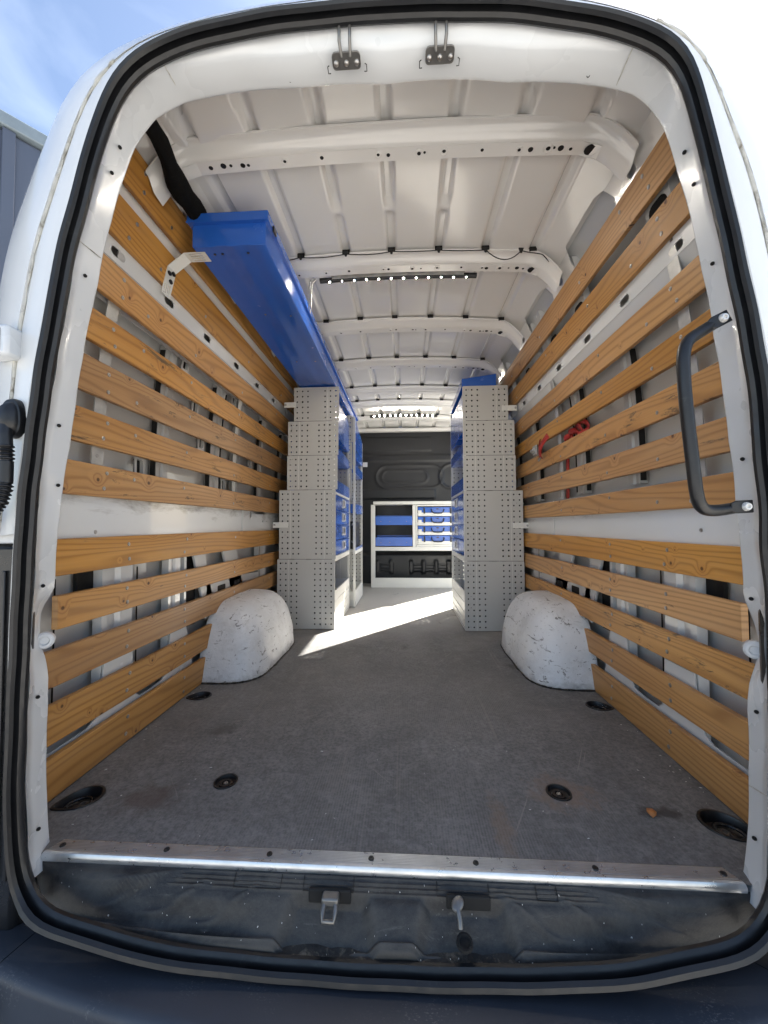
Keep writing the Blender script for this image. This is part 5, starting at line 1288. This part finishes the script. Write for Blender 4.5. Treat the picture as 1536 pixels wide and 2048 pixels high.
def cable():
    y = BOWS[1]-0.036; cl = [(-0.64, 0), (-0.425, 0), (-0.21, 0), (0.005, 0), (0.225, 0), (0.44, 0), (0.60, 0), (0.70, 0)]
    sag = [0.012, 0.010, 0.010, 0.004, 0.004, 0.050, 0.010]
    def zb(x): return 2.036-0.022*(x/0.62)**2-4.6*max(0, abs(x)-0.64)**2
    root = thing('power_cable', 'thin black power cable clipped along the second roof bow', 'cable', (0, y, 2.0))
    P = []
    for k in range(len(cl)-1):
        for i in range(10):
            a = i/10; x = lerp(cl[k][0], cl[k+1][0], a); P.append((x, y-0.004-sag[k]*0.15*sin(pi*a), zb(x)-sag[k]*4*a*(1-a)))
    P.append((0.70, y, zb(0.70))); P += [(0.735, y+0.02, 1.97), (0.76, y+0.06, 1.95)]
    put('wire', MB().tube(P, 0.0024, 6), M['wire'], root, smooth=60)
    src = None
    for x, _ in cl[:-1]:
        m = MB().loft([[(-0.012, 0, 0.012), (0.012, 0, 0.012), (0.004, 0, -0.010), (-0.004, 0, -0.010)], [(-0.012, 0.006, 0.012), (0.012, 0.006, 0.012), (0.004, 0.006, -0.010), (-0.004, 0.006, -0.010)]], closed=True, caps=True)
        if src is None: src = put('cable_clip', m, M['wire'], root, loc=(x, y-0.006, zb(x)))
        else: copy_at(src, (x, y-0.006, zb(x)), root)
cable()
def sleeve():
    P = []; R_ = []
    for i in range(46):
        y = lerp(0.06, 1.9, i/45); b = exp(-((y-0.36)/0.10)**2)+0.6*exp(-((y-0.50)/0.05)**2)
        P.append((-0.655-0.062*sstep(0.05, 0.45, y)-0.004*sin(i*1.1), y, 1.905+0.030*sstep(0.05, 0.3, y)+0.003*sin(i*0.8))); R_.append(0.031+0.017*b+0.0035*sin(i*1.9)+0.003*sin(i*0.7+1))
    o = put('cable_sleeve', MB().tube(P, R_, 14, flat=0.66), M['fabric'], VAN, smooth=80)
    P = [(-0.66, 0.055, 1.905), (-0.62, 0.06, 1.925), (-0.56, 0.06, 1.925), (-0.51, 0.055, 1.905)]
    put('cable_sleeve', MB().tube(P, [0.022, 0.018, 0.014, 0.006], 10), M['fabric'], VAN, smooth=80)
sleeve()
# thin hanging tie near the light bar
o = put('hanging_strap', MB().tube([(-0.385, 0.97, 1.985), (-0.40, 0.968, 1.975), (-0.408, 0.968, 1.94), (-0.406, 0.97, 1.88), (-0.410, 0.972, 1.84), (-0.402, 0.972, 1.81), (-0.398, 0.972, 1.84), (-0.396, 0.970, 1.90), (-0.392, 0.968, 1.955), (-0.37, 0.966, 1.978)], 0.0028, 6), M['zinc'], smooth=60)
tag(o, 'thin pale loop of strap hanging beside the nearer light bar', 'strap')

# red ratchet strap wound through the right slats
RS = thing('ratchet_strap', 'bunched red ratchet strap threaded through the right wall slats', 'strap', (0.915, 1.35, 1.2))
def strap():
    def band(path, w_, name, mat=M['red']):
        rows = []
        P = [Vector(p) for p in path]
        for i, p in enumerate(P):
            t = (P[min(i+1, len(P)-1)]-P[max(i-1, 0)]).normalized(); a = t.cross(Vector((1, 0, 0.15))).normalized()
            rows.append([p+a*w_/2, p-a*w_/2])
        put(name, MB().loft(rows), mat, RS, solid=0.003, smooth=60)
    band([(0.952, 1.28, 0.88), (0.951, 1.27, 0.98), (0.950, 1.265, 1.08), (0.950, 1.26, 1.16), (0.946, 1.25, 1.235)], 0.036, 'webbing')
    band([(0.93, 1.41, 1.30), (0.905, 1.43, 1.285), (0.885, 1.455, 1.25), (0.876, 1.475, 1.215), (0.880, 1.49, 1.18), (0.895, 1.50, 1.165)], 0.040, 'webbing')
    band([(0.905, 1.56, 1.29), (0.895, 1.545, 1.25), (0.890, 1.525, 1.205), (0.885, 1.505, 1.175)], 0.022, 'webbing')
    for k, (dx, dy, dz, r) in enumerate(((0, 0, 0, 0.040), (0.004, -0.05, 0.010, 0.036), (0.002, 0.055, -0.012, 0.034), (0.0, 0.10, -0.022, 0.026))):
        P = [(0.938+dx+0.010*sin(a*2+k), 1.12+dy+r*1.3*cos(a), 1.232+dz+r*sin(a)*0.9) for a in [2*pi*q/16 for q in range(17)]]
        band(P, 0.026, 'webbing')
    put('buckle', MB().box(0.888, 0.900, 1.585, 1.65, 1.205, 1.265).cyl((0.886, 1.60, 1.235), (0, 1, 0), 0.012, 0.06, 10), M['zinc'], RS, bevel=0.003)
    put('hook', MB().tube([(0.885, 1.49, 1.165), (0.880, 1.51, 1.150), (0.885, 1.53, 1.155), (0.893, 1.54, 1.17)], 0.005, 8), M['steel'], RS, smooth=60)
strap()

# leaf and crumbs on the floor
m = MB(); lp = [(0, -0.018), (0.010, -0.010), (0.014, 0.004), (0.007, 0.016), (0.0, 0.021), (-0.008, 0.013), (-0.011, -0.003)]
c = 0.702; d = 0.197; vs = [(c, d, 0.006)]+[(c+x*0.9+y*0.3, d+y*0.9-x*0.3, 0.0015+0.004*abs(x)/0.014+0.001*(i % 2)) for i, (x, y) in enumerate(lp)]
m.add(vs, [(0, 1+i, 1+(i+1) % 7) for i in range(7)])
o = put('dry_leaf', m, M['leaf'], solid=0.0006, smooth=60); tag(o, 'small curled orange brown leaf on the grey load floor', 'leaf')
R = random.Random(5); m = MB()
for k in range(90):
    if R.random() < 0.55:
        s = R.choice((-1, 1)); x = s*R.uniform(0.86, 0.912); y = R.uniform(0.2, 0.95)
    else: x = R.uniform(-0.8, 0.85); y = R.uniform(0.06, 0.5)
    q = R.choice((0.0008, 0.001, 0.0014, 0.0022))*R.uniform(0.7, 1.3); a = R.uniform(0, pi); e = R.uniform(0.3, 1)
    ca, sa = q*cos(a), q*sin(a)
    m.add([(x-ca*2, y-sa*2, 0.0004), (x+sa*e, y-ca*e, 0.0004), (x+ca*2, y+sa*2, 0.0004), (x-sa*e, y+ca*e, 0.0004), (x, y, q)], [(0, 1, 4), (1, 2, 4), (2, 3, 4), (3, 0, 4), (3, 2, 1, 0)])
o = put('floor_crumbs', m, M['fleck']); o['kind'] = 'stuff'; o['label'] = 'pale crumbs and grit lying on the grey load floor along the slats'
for x, y, a in ((-0.655, -0.072, 0.3),):
    put_m = MB().add([(x-0.016, y-0.004, -0.098), (x, y-0.008, -0.097), (x+0.018, y-0.003, -0.098), (x+0.012, y+0.004, -0.094), (x-0.010, y+0.005, -0.094)], [(0, 1, 2, 3, 4)])
    o = put('paper_scrap', put_m, M['cream'], solid=0.0008); tag(o, 'scrap of white paper in the gully at the left of the step', 'paper scrap')
